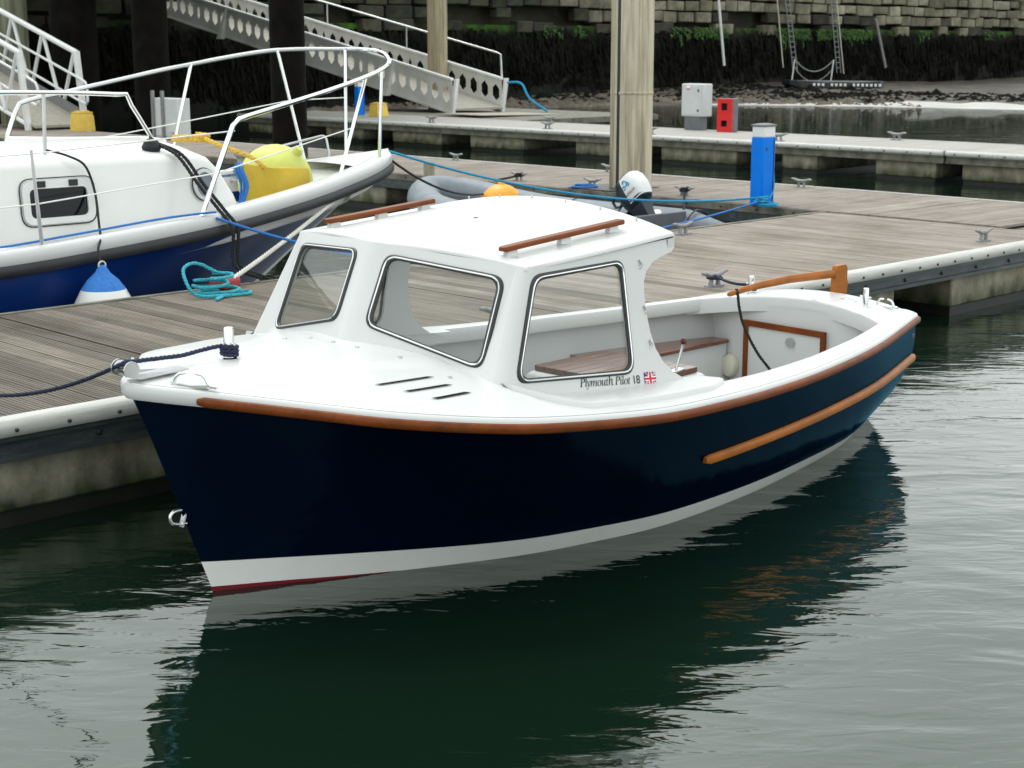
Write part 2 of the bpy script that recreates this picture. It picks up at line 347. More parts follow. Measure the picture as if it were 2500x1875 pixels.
# ------------------------------------------------------------------ mesh building
class MB:
    def __init__(s): s.v = []; s.f = []
    def add(s, vs, fs):
        o = len(s.v); s.v += [tuple(x) for x in vs]; s.f += [tuple(i+o for i in f) for f in fs]; return s
    def box(s, c, d, rz=0, ry=0, rx=0):
        m = Matrix.Translation(c) @ Matrix.Rotation(rz, 4, 'Z') @ Matrix.Rotation(ry, 4, 'Y') @ Matrix.Rotation(rx, 4, 'X')
        vs = [m @ Vector((x*d[0]/2, y*d[1]/2, z*d[2]/2)) for x in (-1, 1) for y in (-1, 1) for z in (-1, 1)]
        return s.add(vs, [(0, 1, 3, 2), (4, 6, 7, 5), (0, 4, 5, 1), (2, 3, 7, 6), (0, 2, 6, 4), (1, 5, 7, 3)])
    def loft(s, rings, closed=True, caps=True, loop=False):
        n = len(rings[0]); o = len(s.v)
        for r in rings: s.v += [tuple(x) for x in r]
        m = len(rings)
        for i in range(m if loop else m-1):
            j = (i+1) % m
            for k in range(n if closed else n-1):
                l = (k+1) % n
                s.f.append((o+i*n+k, o+i*n+l, o+j*n+l, o+j*n+k))
        if caps and closed and not loop:
            s.f.append(tuple(o+k for k in reversed(range(n)))); s.f.append(tuple(o+(m-1)*n+k for k in range(n)))
        return s
    def tube(s, path, r, n=8, loop=False, caps=True, flat=1.0):
        P = [Vector(p) for p in path]; m = len(P); rings = []
        up = Vector((0, 0, 1)); prev = None
        for i, p in enumerate(P):
            a = P[(i-1) % m] if (loop or i > 0) else p; b = P[(i+1) % m] if (loop or i < m-1) else p
            t = (b-a).normalized() if (b-a).length > 1e-9 else Vector((1, 0, 0))
            if prev is None:
                ref = up if abs(t.dot(up)) < .95 else Vector((1, 0, 0))
                x = t.cross(ref).normalized()
            else:
                x = prev - t*prev.dot(t)
                x = x.normalized() if x.length > 1e-6 else t.cross(up).normalized()
            prev = x; y = x.cross(t)
            rr = r[i] if isinstance(r, (list, tuple)) else r
            rings.append([p + x*math.cos(q)*rr + y*math.sin(q)*rr*flat for q in [2*math.pi*k/n for k in range(n)]])
        return s.loft(rings, True, caps, loop)
    def lathe(s, prof, o=(0, 0, 0), n=20, axis='Z', caps=True):
        rings = []
        for r, z in prof:
            ring = []
            for k in range(n):
                q = 2*math.pi*k/n; a, b = r*math.cos(q), r*math.sin(q)
                v = {'Z': (a, b, z), 'X': (z, a, b), 'Y': (a, z, b)}[axis]
                ring.append((o[0]+v[0], o[1]+v[1], o[2]+v[2]))
            rings.append(ring)
        return s.loft(rings, True, caps)
    def plate(s, outer, holes, off):
        polys = [[Vector(p) for p in outer]] + [[Vector(p) for p in h] for h in holes]
        flat = [p for q in polys for p in q]; n = len(flat); off = Vector(off)
        tris = tessellate_polygon(polys)
        s_o = len(s.v)
        s.v += [tuple(p) for p in flat] + [tuple(p+off) for p in flat]
        for a, b, c in tris:
            s.f.append((s_o+a, s_o+b, s_o+c)); s.f.append((s_o+n+c, s_o+n+b, s_o+n+a))
        k = 0
        for q in polys:
            m = len(q)
            for i in range(m):
                j = (i+1) % m
                s.f.append((s_o+k+i, s_o+k+j, s_o+n+k+j, s_o+n+k+i))
            k += m
        return s
    def rope(s, path, r, strands=3, pitch=None, n=5):
        P = [Vector(p) for p in path]
        d = [0]
        for i in range(1, len(P)): d.append(d[-1]+(P[i]-P[i-1]).length)
        pitch = pitch or r*7; step = pitch/6; N = max(4, int(d[-1]/step)); N = min(N, 500)
        pts = []; j = 0
        for i in range(N+1):
            q = d[-1]*i/N
            while j < len(d)-2 and d[j+1] < q: j += 1
            f = (q-d[j])/max(1e-9, d[j+1]-d[j]); pts.append((P[j].lerp(P[j+1], f), q))
        for k in range(strands):
            out = []; prev = None
            for i, (p, q) in enumerate(pts):
                t = (pts[min(i+1, N)][0]-pts[max(i-1, 0)][0]).normalized()
                ref = Vector((0, 0, 1)) if abs(t.z) < .95 else Vector((1, 0, 0))
                if prev is None: x = t.cross(ref).normalized()
                else:
                    x = prev - t*prev.dot(t); x.normalize()
                prev = x; y = x.cross(t); ph = 2*math.pi*(q/pitch + k/strands)
                out.append(p + (x*math.cos(ph)+y*math.sin(ph))*r*.5)
            s.tube(out, r*.58, n)
        return s
    def build(s, name, mat, parent=None, smooth=False, bevel=0, seg=2, ang=35, solid=0, recalc=True):
        me = bpy.data.meshes.new(name); me.from_pydata(s.v, [], s.f); me.validate()
        if recalc:
            bm = bmesh.new(); bm.from_mesh(me); bmesh.ops.recalc_face_normals(bm, faces=bm.faces); bm.to_mesh(me); bm.free()
        me.materials.append(M[mat] if isinstance(mat, str) else mat)
        if smooth: me.shade_smooth(); me.set_sharp_from_angle(angle=R(ang))
        o = bpy.data.objects.new(name, me); col.objects.link(o)
        if parent is not None: o.parent = parent
        if solid:
            q = o.modifiers.new('solid', 'SOLIDIFY'); q.thickness = solid; q.offset = -1
        if bevel:
            q = o.modifiers.new('bevel', 'BEVEL'); q.width = bevel; q.segments = seg; q.limit_method = 'ANGLE'; q.angle_limit = R(30)
            me.shade_smooth(); q.harden_normals = False; me.set_sharp_from_angle(angle=R(40))
        return o

def tag(o, label=None, cat=None, group=None, kind=None):
    if label: o['label'] = label
    if cat: o['category'] = cat
    if group: o['group'] = group
    if kind: o['kind'] = kind
    return o
def thing(name, label, cat, u, v, z=0, rot=0, group=None):
    o = bpy.data.objects.new(name, None); col.objects.link(o); o.empty_display_size = .2
    o.location = UV(u, v, z); o.rotation_euler = (0, 0, ROT+rot)
    return tag(o, label, cat, group)
def inst(src, parent, loc=None, rot=None, scale=None):
    o = src.copy(); col.objects.link(o); o.parent = parent
    if loc is not None: o.location = loc
    if rot is not None: o.rotation_euler = rot
    if scale is not None: o.scale = scale
    return o
def top(o, u, v, z=0, rot=0):
    o.location = UV(u, v, z); o.rotation_euler = (0, 0, ROT+rot); return o

def cr(pts, n):
    """Catmull-Rom resample, chord-length, n points evenly by arc."""
    P = np.array(pts, float); P = np.vstack([2*P[0]-P[1], P, 2*P[-1]-P[-2]])
    out = []
    for i in range(1, len(P)-2):
        for t in np.linspace(0, 1, 24, endpoint=(i == len(P)-3)):
            a, b, c, d = P[i-1:i+3]
            out.append(.5*((2*b)+(-a+c)*t+(2*a-5*b+4*c-d)*t*t+(-a+3*b-3*c+d)*t**3))
    out = np.array(out); L_ = np.r_[0, np.cumsum(np.linalg.norm(np.diff(out, axis=0), axis=1))]
    q = np.linspace(0, L_[-1], n)
    return np.array([np.interp(q, L_, out[:, k]) for k in range(out.shape[1])]).T
def sag(a, b, drop, n=14):
    a, b = Vector(a), Vector(b)
    return [a.lerp(b, i/n) - Vector((0, 0, drop*4*(i/n)*(1-i/n))) for i in range(n+1)]
def rrect(corners, r, n=6):
    """polygon with rounded corners (list of Vectors, any plane)"""
    C = [Vector(c) for c in corners]; out = []; m = len(C)
    for i in range(m):
        p, a, b = C[i], C[i-1], C[(i+1) % m]
        rr = r[i] if isinstance(r, (list, tuple)) else r
        pa = p + (a-p).normalized()*rr; pb = p + (b-p).normalized()*rr
        for k in range(n+1):
            t = k/n; out.append(pa*(1-t)**2 + p*2*t*(1-t) + pb*t*t)
    return out
def hexagon(c, w_, h_, ex, ez):
    c = Vector(c); ex = Vector(ex); ez = Vector(ez)
    return [c+ex*(x*w_/2)+ez*(y*h_/2) for x, y in ((0, 1), (1, .45), (1, -.45), (0, -1), (-1, -.45), (-1, .45))]
#PART2
# ================================================================== SETTING
# ---- water
mb = MB(); mb.add([(-150, -40, 0), (150, -40, 0), (150, 120, 0), (-150, 120, 0)], [(0, 1, 2, 3)])
tag(mb.build('water', 'water'), kind='structure')
mb = MB(); mb.add([(-150, -40, -2.5), (150, -40, -2.5), (150, 160, -2.5), (-150, 160, -2.5)], [(0, 1, 2, 3)])
tag(mb.build('seabed', 'floatdark'), kind='structure')

# ---- mud foreshore
def shore(x): return float(np.interp(x, [-60, -25, -8, 0, 9, 15, 21, 40, 90], [50, 55, 61, 65, 69, 67, 63, 57, 52]))
def mudz(x, y):
    d = y-shore(x); k = float(np.interp(x, [-60, 8, 16, 24, 90], [.055, .052, .03, .012, .006]))
    z = d*k if d > 0 else d*.12
    n = math.sin(x*1.3+y*.7)*.02+math.sin(x*.41-y*1.1)*.03+math.sin(x*2.7+y*2.1)*.012
    return min(z, .8) + n*min(1, abs(d)/4)
xs = np.linspace(-60, 90, 121); ys = np.linspace(44, 150, 90)
mb = MB(); mb.loft([[(x, y, mudz(x, y)) for x in xs] for y in ys], closed=False)
tag(mb.build('foreshore', 'mud', smooth=True, ang=60), kind='structure')
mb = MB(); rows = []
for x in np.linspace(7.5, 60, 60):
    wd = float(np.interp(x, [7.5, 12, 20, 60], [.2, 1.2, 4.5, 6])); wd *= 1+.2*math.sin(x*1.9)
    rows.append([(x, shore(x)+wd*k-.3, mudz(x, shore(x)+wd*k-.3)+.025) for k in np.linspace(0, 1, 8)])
mb.loft(rows, closed=False); tag(mb.build('silt_sky_sheen', 'silt_sheen', smooth=True, ang=60), kind='structure')  # wet silt sheet, bright sky reflection painted in by its pale colour
for i, (x, y, r, lab) in enumerate([(12.6, 72.5, .9, 'left and larger of two dark weed clumps lying on the shore below the raft'), (14.6, 72.2, .6, 'right and smaller of two dark weed clumps lying on the shore below the raft')]):
    mb = MB(); rg = random.Random(i)
    for k in range(60):
        a = rg.random()*6.28; q = rg.random()**.5*r; h = .02+rg.random()*.25*(1-q/r)
        px, py = math.cos(a)*q*1.6, math.sin(a)*q*.6
        mb.lathe([(.02, -.05), (.2*rg.uniform(.5, 1), .03), (.12, h), (.01, h+.04)], (px, py, 0), 7)
    o = mb.build('weed_clump', 'weedtuft', smooth=True); o.location = (x, y, mudz(x, y)); tag(o, lab, 'seaweed', 'weed clumps on the shore')

def scatter(name, mat, n, f, seed):
    rg = random.Random(seed); mb = MB(); k = 0
    while k < n:
        x = rg.uniform(-14, 34); d = f(rg); y = shore(x)+d
        if -CA*x+SA*y > 50.3 or (x > 17 and d < 5.5): continue
        r = rg.uniform(.04, .16)*(2 if rg.random() < .06 else 1); z = mudz(x, y); a = rg.random()*3; k += 1
        ring = [(x+r*1.5*math.cos(a+q)*rg.uniform(.7, 1.2), y+r*math.sin(a+q)*rg.uniform(.7, 1.2), z-.02) for q in (0, 1.26, 2.5, 3.8, 5.0)]
        mb.add(ring+[(x, y, z+r*rg.uniform(.3, .9))], [(0, 1, 5), (1, 2, 5), (2, 3, 5), (3, 4, 5), (4, 0, 5)])
    o = mb.build(name, mat, recalc=False); return o
o = scatter('shore_rubble', 'rubble', 1900, lambda g_: abs(g_.gauss(0, 3.2))+.1, 21); tag(o, 'pale stones and rubble strewn along the water edge of the foreshore', 'rubble', kind='stuff')
o = scatter('shore_wrack', 'weedtuft', 2600, lambda g_: g_.uniform(1.5, 14), 22); tag(o, 'dark seaweed wrack strewn over the mud below the quay wall', 'seaweed', kind='stuff')

# ---- quay wall (parallel to the finger pontoon, far behind)
VW = 51.0
wall = thing('quay_wall', 'tall stone quay wall, weed covered below and pale stone above', 'wall', 60, VW)
mb = MB(); rows = []
rg = random.Random(3)
us = np.arange(-70, 75, 1.0)
for z in np.linspace(-1.5, 3.4, 12):
    rows.append([(u, -.02*(3.4-z)*6 + rg.uniform(-.16, .1)*(1 if z < 3.2 else .2), z) for u in us])
mb.loft(rows, closed=False); mb.build('weedy_face', 'weed', wall, smooth=True, ang=60)
mb = MB(); mb.box((2.5, 1.6, 4.0), (145, 2.0, 11.0)); mb.build('core', 'stone', wall)
mb = MB(); mb.box((2.5, .42, 7.5), (145, .9, 3.7)); mb.build('upper_face', 'stonep', wall)
blk = []
for k in range(4):
    L_ = (1.3, 1.0, 1.6, 1.15)[k]
    mb = MB(); mb.box((0, .1, 0), (L_, .5, .53)); me_o = mb.build('stone', 'stone', wall, bevel=.05, seg=2); blk.append((L_, me_o))
used = set()
z = 3.05
for row in range(5):
    u = -37.0+rg.random()
    while u < 44:
        k = rg.randrange(4); L_, src = blk[k]
        if k not in used: o = src; used.add(k)
        else: o = inst(src, wall)
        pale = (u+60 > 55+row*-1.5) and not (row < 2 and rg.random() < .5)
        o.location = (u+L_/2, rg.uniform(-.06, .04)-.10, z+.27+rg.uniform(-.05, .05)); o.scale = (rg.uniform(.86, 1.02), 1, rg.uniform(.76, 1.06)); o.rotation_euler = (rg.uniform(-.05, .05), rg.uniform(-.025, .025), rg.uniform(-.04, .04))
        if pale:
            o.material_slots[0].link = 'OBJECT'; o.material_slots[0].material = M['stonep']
        u += L_+.035
        if (row == 0 and rg.random() < .5) or (row == 1 and rg.random() < .15): u += rg.uniform(1.0, 4.0)
    z += .56
mb = MB(); rg = random.Random(5)
def tuft(mb, u, z, ln, wd, y0):
    n = 4; base = len(mb.v); tw = rg.uniform(-.15, .15)
    for i in range(n+1):
        f = i/n; ww = wd*(1-f*.75)/2; zz = z-ln*f; yy = y0-.12*math.sin(f*2.2)+rg.uniform(-.02, .02); uu = u+tw*f
        mb.v += [(uu-ww, yy, zz), (uu+ww, yy+rg.uniform(-.06, .06), zz)]
        if i: mb.f.append((base+2*i-2, base+2*i-1, base+2*i+1, base+2*i))
for i in range(5200):
    tuft(mb, rg.uniform(-38, 46), rg.uniform(.6, 3.25), rg.uniform(.4, 1.3), rg.uniform(.07, .26), -.25-.1*rg.random())
tag(mb.build('hanging_weed', 'weedtuft', wall, recalc=False), kind='stuff')
mb = MB()
for c0, c1, nn in ((8.5, 11.5, 260), (12.2, 17.5, 480), (0, 4.5, 160), (22.5, 23.5, 30), (30, 31, 24), (-9, -6, 40), (38, 45, 60)):
    for i in range(nn): tuft(mb, rg.uniform(c0, c1), rg.uniform(2.95, 3.42), rg.uniform(.08, .24)*(3 if rg.random() < .05 else 1), rg.uniform(.05, .16), -.34)
tag(mb.build('green_weed', 'greentuft', wall, recalc=False), kind='stuff')

def pw(px, py, off=.35):
    """point on the wall face seen at source pixel px,py (returns local wall coords)"""
    d = Vector(((px-1250)/F_PX, 1.0, -(py-937.5)/F_PX))
    cp, sp = math.cos(PITCH), math.sin(PITCH)
    r = Vector((d.x, d.y*cp+d.z*sp, -d.y*sp+d.z*cp))
    rv = -CA*r.x+SA*r.y; t = (VW-off)/rv
    p = Vector((0, 0, CAM_H))+r*t
    return Vector((SA*p.x+CA*p.y-60, -off, p.z))
# ladders, ropes and pipe on the wall
for i, ((tx, bx), lab) in enumerate((((1918, 1942), 'left of the two rusty rung ladders hanging down the quay wall'), ((2030, 2048), 'right of the two rusty rung ladders hanging down the quay wall'))):
    t = thing('wall_ladder', lab, 'ladder', 60, VW, group='ladders on the quay wall')
    A, B_ = pw(tx, -40, .5), pw(bx, 178, .6); d = Vector((.19, 0, 0))
    for s_ in (-1, 1): MB().tube([A+d*s_, B_+d*s_], .03, 6).build('stile', 'galv', t, True)
    for k in range(1, 17):
        p = A.lerp(B_, k/17); MB().tube([p-d, p+d], .022, 5).build('rung', 'galv', t, True)
for (a, b, r, mat, nm, lab, cat) in (
    ((1752, -30), (1768, 160), .07, 'whitep', 'drain_pipe', 'white stained pipe running down the dark quay wall', 'pipe'),
    ((1895, -30), (1912, 165), .03, 'rope_white', 'hanging_rope', 'pale rope hanging left of the ladders on the quay wall', 'rope'),
    ((2040, -30), (2060, 180), .03, 'rope_white', 'hanging_rope', 'pale rope hanging right of the ladders on the quay wall', 'rope'),
    ((2138, 45), (2162, 165), .08, 'chain', 'hanging_rope', 'thick greenish rope hanging on the wall beyond the raft', 'rope')):
    o = MB().tube([pw(*a, .55), pw((a[0]+b[0])/2, (a[1]+b[1])/2, .6), pw(*b, .62)], r, 6).build(nm, mat, None, True)
    top(o, 60, VW); tag(o, lab, cat, 'lines hanging on the quay wall' if cat == 'rope' else None)

# ---- raft stranded on the mud
t = thing('stranded_raft', 'low dark raft with white floats stranded at the foot of the quay wall', 'raft', 0, 0)
t.location = (16.3, 80.5, mudz(16.3, 80.5)-.12); t.rotation_euler = (0, R(1), R(14))
rings = []
for x, hw, zb in ((-2.6, .5, .25), (-2.2, .9, .1), (0, 1.0, 0), (2.2, .9, .05), (2.5, .6, .2)):
    zt = .42-.06*math.cos(x*1.2)
    rings.append([(x, -hw, zb), (x, hw, zb), (x, hw, zt), (x, -hw, zt)])
MB().loft(rings).build('hull', 'band', t, bevel=.03)
MB().box((0, 0, .43), (4.6, 1.7, .05)).build('deck', 'galv', t)
for k in range(16):
    if k in (3, 8): continue
    MB().box((-1.5+.24*k, -1.01, .27), (.13, .06, .13)).build('float_block', 'whitep', t, bevel=.02)
for x in (-2.0, .15): MB().tube([(x, .6, .4), (x+.1, .6, 1.5)], .035, 6).build('post', 'steel', t, True)
MB().tube(sag((-1.9, .6, 1.5), (.25, .6, 1.5), .6), .025, 5).build('chain', 'chain', t, True)
MB().tube(sag((-1.9, .6, 1.1), (.25, .6, 1.1), .7), .02, 5).build('chain', 'chain', t, True)

# ---- deck slab overhead on the left (out of frame above, added to shade the dark corner)
t = thing('unseen_wharf', 'unseen overhead deck put in to shade the dark corner at the left', 'unseen_wharf', 24.4, 42, 5.3)
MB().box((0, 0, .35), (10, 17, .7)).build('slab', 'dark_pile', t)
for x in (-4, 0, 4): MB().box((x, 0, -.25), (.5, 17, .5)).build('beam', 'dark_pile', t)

# ---- piles
def pile(name, u, v, r, mat, lab, ztop=9, extra=None):
    t = thing(name, lab, 'pile', u, v)
    MB().lathe([(r, -2.4), (r, ztop-.05), (r*.9, ztop)], n=28).build('shaft', mat, t, True)
    return t
pm = pile('mooring_pile', 16.06, 14.22, .285, 'pile', 'tall beige steel pile standing behind the grey inflatable', 9)
MB().box((-.265, -.01, 4), (.06, .06, 10), R(40)).build('guide_bar', 'rubber', pm)
MB().box((-.262, .09, 4), (.06, .09, 10), R(40)).build('guide_flange', 'pile', pm)
MB().lathe([(.288, 1.86), (.295, 1.87), (.295, 1.89), (.288, 1.90)], n=28, caps=False).build('weld_band', 'pile', pm, True)
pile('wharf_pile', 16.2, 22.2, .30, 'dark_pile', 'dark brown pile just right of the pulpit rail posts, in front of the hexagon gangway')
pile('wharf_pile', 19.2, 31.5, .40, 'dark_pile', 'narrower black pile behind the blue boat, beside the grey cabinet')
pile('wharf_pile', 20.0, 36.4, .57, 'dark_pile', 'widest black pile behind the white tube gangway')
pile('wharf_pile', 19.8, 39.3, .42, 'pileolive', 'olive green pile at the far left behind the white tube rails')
pile('mooring_pile', 31.9, 36.1, .30, 'pilerust', 'rust streaked beige pile behind the hexagon gangway')

# ================================================================== PONTOONS
DZ = .60
PITCHW = .137
def plank_profile(w_, h_, grooves=4):
    p = [(-w_/2, -h_), (w_/2, -h_), (w_/2, -.003), (w_/2-.003, 0)]
    gw = .009; step = w_/(grooves+1)
    for i in range(grooves):
        c = w_/2-step*(i+1); p += [(c+gw/2, 0), (c+gw/2-.001, -.005), (c-gw/2+.001, -.005), (c-gw/2, 0)]
    p += [(-w_/2+.003, 0), (-w_/2, -.003)]
    return p
def plank_mesh(length, along):
    pr = plank_profile(.128, .03)
    mb = MB()
    if along == 'v': rings = [[(a, y, b) for a, b in pr] for y in (-length/2, length/2)]
    else: rings = [[(x, -a, b) for a, b in pr] for x in (-length/2, length/2)]
    mb.loft(rings)
    return mb
def cleat_parts(parent, u, v, along='u', scale=1.0, src=[None]):
    if src[0] is None:
        mb = MB()
        pth = [(-.16, 0, .115), (-.12, 0, .112), (-.06, 0, .092), (0, 0, .088), (.06, 0, .092), (.12, 0, .112), (.16, 0, .115)]
        mb.tube(pth, [.012, .017, .021, .023, .021, .017, .012], 8)
        for s_ in (-1, 1):
            mb.tube([(s_*.05, 0, 0), (s_*.042, 0, .05), (s_*.035, 0, .09)], [.024, .017, .02], 8)
        mb.box((0, 0, .004), (.19, .06, .012))
        src[0] = mb.build('cleat', 'galv', parent, True, ang=50); o = src[0]
    else: o = inst(src[0], parent)
    o.location = (u, v, DZ+.002); o.rotation_euler = (0, 0, 0 if along == 'u' else math.pi/2); o.scale = (scale,)*3
    return o

# ---- finger pontoon
FU, FV = 9.3, 9.0
fp = thing('finger_pontoon', 'weathered planked finger pontoon the navy boat lies alongside', 'pontoon', FU, FV)
v0, v1 = 7.47, 10.56
src = plank_mesh(v1-v0-.10, 'v').build('plank', 'plank_v', fp)
u = .8; k = 0; first = True; rg = random.Random(11)
while u < 15.30:
    o = src if first else inst(src, fp); first = False
    o.location = (u-FU, (v0+v1)/2-FV+rg.uniform(-.004, .004), DZ+rg.uniform(-.003, .002)); o.rotation_euler = (0, 0, rg.uniform(-.002, .002))
    shade_u = rg.gauss(0, .9)+u  # boards go darker towards the left to paint in the view-angle falloff
    o.material_slots[0].link = 'OBJECT'; o.material_slots[0].material = M['plank_shade' if shade_u < 6.0 else 'plank_halfshade' if shade_u < 8.8 else 'plank_v']
    u += PITCHW; k += 1
    if k % 22 == 9: u += .03
def strip_run(parent, a, b, vface, sgn, names=('rubbing_strip', 'waler'), axis='u', waler='waler', h_=.085, hw=.14, strip='strip'):
    """edge trim along u (axis u) or v; vface = edge coordinate, sgn = outward direction"""
    pr = [(-.06, .008), (.0, .008), (.03, -.004), (.045, -.03), (.045, -h_+.02), (.03, -h_), (-.06, -h_)]
    def P(x, o, z): return (x, vface+sgn*o, z) if axis == 'u' else (vface+sgn*o, x, z)
    MB().loft([[P(x, o, DZ+z) for o, z in pr] for x in np.linspace(a, b, 12)]).build(names[0], strip, parent, True, ang=50)
    pr = [(-.08, -h_-.001), (.012, -h_-.001), (.012, -h_-.03), (-.012, -h_-.035), (-.012, -h_-hw+.035), (.012, -h_-hw+.03), (.012, -h_-hw), (-.08, -h_-hw)]
    MB().loft([[P(x, o, DZ+z) for o, z in pr] for x in (a, b)]).build(names[1], waler, parent)
def bolts(parent, a, b, step, vface, sgn, z, r, axis='u', name='bolt'):
    s0 = None; x = a
    while x < b:
        if s0 is None:
            mb = MB(); mb.lathe([(r, 0), (r, .008), (r*.5, .012)], n=8, axis='Y' if axis == 'u' else 'X'); s0 = mb.build(name, 'rubber', parent); o = s0
        else: o = inst(s0, parent)
        o.location = (x, vface+sgn*.002, z) if axis == 'u' else (vface+sgn*.002, x, z)
        if sgn < 0: o.rotation_euler = (0, 0, math.pi)
        x += step
strip_run(fp, .7-FU, 15.35-FU, v0-FV, -1)
strip_run(fp, .7-FU, 15.35-FU, v1-FV, 1, h_=.06, strip='timber_fascia')
bolts(fp, 3.62-FU, 15.2-FU, .30, v0-FV-.045, -1, DZ-.05, .011)
bolts(fp, 3.5-FU, 15.2-FU, .62, v0-FV+.008, -1, DZ-.155, .018, name='bolt_hole')
MB().box((8.0-FU, 9.0-FV, .47), (14.6, 2.9, .16)).build('frame', 'timber_fascia', fp)
mbf = lambda L_, W_: MB().box((0, 0, .225), (L_, W_, .27))
for a, b in ((1.0, 4.85), (5.8, 8.0), (9.0, 12.1), (13.08, 15.5)):
    mb = MB(); mb.box(((a+b)/2-FU, 9.0-FV, .228), (b-a, 2.94, .285)); mb.build('float', 'concrete', fp, bevel=.02)
    mb = MB(); mb.box(((a+b)/2-FU, 9.0-FV, -.22), (b-a-.04, 2.9, .61)); mb.build('float_foot', 'floatdark', fp)
for u, v in ((7.42, 7.80), (9.85, 7.80), (14.1, 7.80), (12.4, 10.25), (3.2, 7.8)): cleat_parts(fp, u-FU, v-FV, 'u')

# ---- main walkway (near)
WU, WV = 16.68, 18.0
wk = thing('near_walkway', 'planked main walkway pontoon crossing behind the inflatable dinghy', 'pontoon', WU, WV)
w0, w1 = 15.37, 18.0
src = plank_mesh(w1-w0-.08, 'u').build('plank', 'plank_u', wk)
v = 8.4; first = True; k = 0
while v < 37:
    o = src if first else inst(src, wk); first = False
    o.location = ((w0+w1)/2-WU, v-WV, DZ+.004+rg.uniform(-.003, .002))
    v += PITCHW; k += 1
    if k % 30 == 12: v += .03
MB().box((w0+.02-WU, 24-WV, DZ-.05), (.05, 26.9, .09)).build('edge_board', 'timber_fascia', wk)
MB().box((w0+.035-WU, 24-WV, DZ-.165), (.05, 26.9, .13)).build('waler', 'waler', wk)
bolts(wk, 11-WV, 30-WV, .55, w0-.006-WU, -1, DZ-.05, .014, 'v')
strip_run(wk, 8.3-WV, 37-WV, w1-WU, 1, axis='v')
MB().box((WU-WU, 22-WV, .47), (2.5, 29, .16)).build('frame', 'timber_fascia', wk)
for a, b in ((8.5, 10.6), (11.2, 14.0), (15.2, 17.4), (18.7, 21.5), (23, 26), (27, 30), (31, 36)):
    MB().box((0, (a+b)/2-WV, .228), (2.5, b-a, .285)).build('float', 'concrete', wk, bevel=.02)
    MB().box((0, (a+b)/2-WV, -.22), (2.46, b-a-.04, .61)).build('float_foot', 'floatdark', wk)
for u, v in ((17.8, 19.7), (17.75, 12.6), (15.72, 16.05), (15.62, 12.9), (15.72, 14.62), (17.8, 16.2), (15.7, 19.3)): cleat_parts(wk, u-WU, v-WV, 'v')
MB().box((15.86-WU, 14.35-WV, DZ+.012), (.92, .86, .008)).build('pile_guide', 'rubber', wk)

# ---- far walkway
GU, GV = 27.25, 22.0
fw = thing('far_walkway', 'pale far walkway pontoon carrying the cabinet and the red locker', 'pontoon', GU, GV)
MB().box((0, 24-GV, DZ-.03), (2.62, 28, .06)).build('decking', 'fardeck', fw)
strip_run(fw, 9-GV, 15.2-GV, 25.92-GU, -1, axis='v', waler='timber_fascia'); strip_run(fw, 15.26-GV, 38-GV, 25.92-GU, -1, axis='v', waler='timber_fascia')
strip_run(fw, 10-GV, 38-GV, 28.58-GU, 1, axis='v')
bolts(fw, 11-GV, 33-GV, .5, 25.92-.045-GU, -1, DZ-.05, .016, 'v')
MB().box((0, 24-GV, .44), (2.4, 28, .14)).build('frame', 'floatdark', fw)
for a, b in ((11.6, 14.9), (15.45, 16.75), (18.1, 18.95), (20.1, 22.15), (23.0, 24.7), (26.4, 28.25), (29.3, 31.2), (32.4, 34), (35, 37.6)):
    MB().box((0, (a+b)/2-GV, .228), (2.5, b-a, .3)).build('float', 'concrete', fw, bevel=.02)
    MB().box((0, (a+b)/2-GV, -.22), (2.46, b-a-.04, .61)).build('float_foot', 'floatdark', fw)
for u, v in ((26.2, 25.8), (28.3, 25.4), (26.15, 22.6), (28.3, 27.8), (28.2, 17.7), (26.2, 13.6), (26.2, 29.9), (26.2, 19.2)): cleat_parts(fw, u-GU, v-GV, 'v', 1.35)
lp = thing('landing_pontoon', 'dark low landing pontoon under the foot of the hexagon gangway', 'pontoon', 31.5, 33.5)
MB().box((0, 0, DZ-.08), (5.7, 8.2, .15)).build('decking', 'timber_fascia', lp)
MB().box((0, 0, .2), (5.4, 7.8, .6)).build('float', 'floatdark', lp)
MB().box((-.9, -1.5, DZ+.03), (3.2, 1.8, .02), 0, R(1.2)).build('ramp_plate', 'gangdeck', lp)

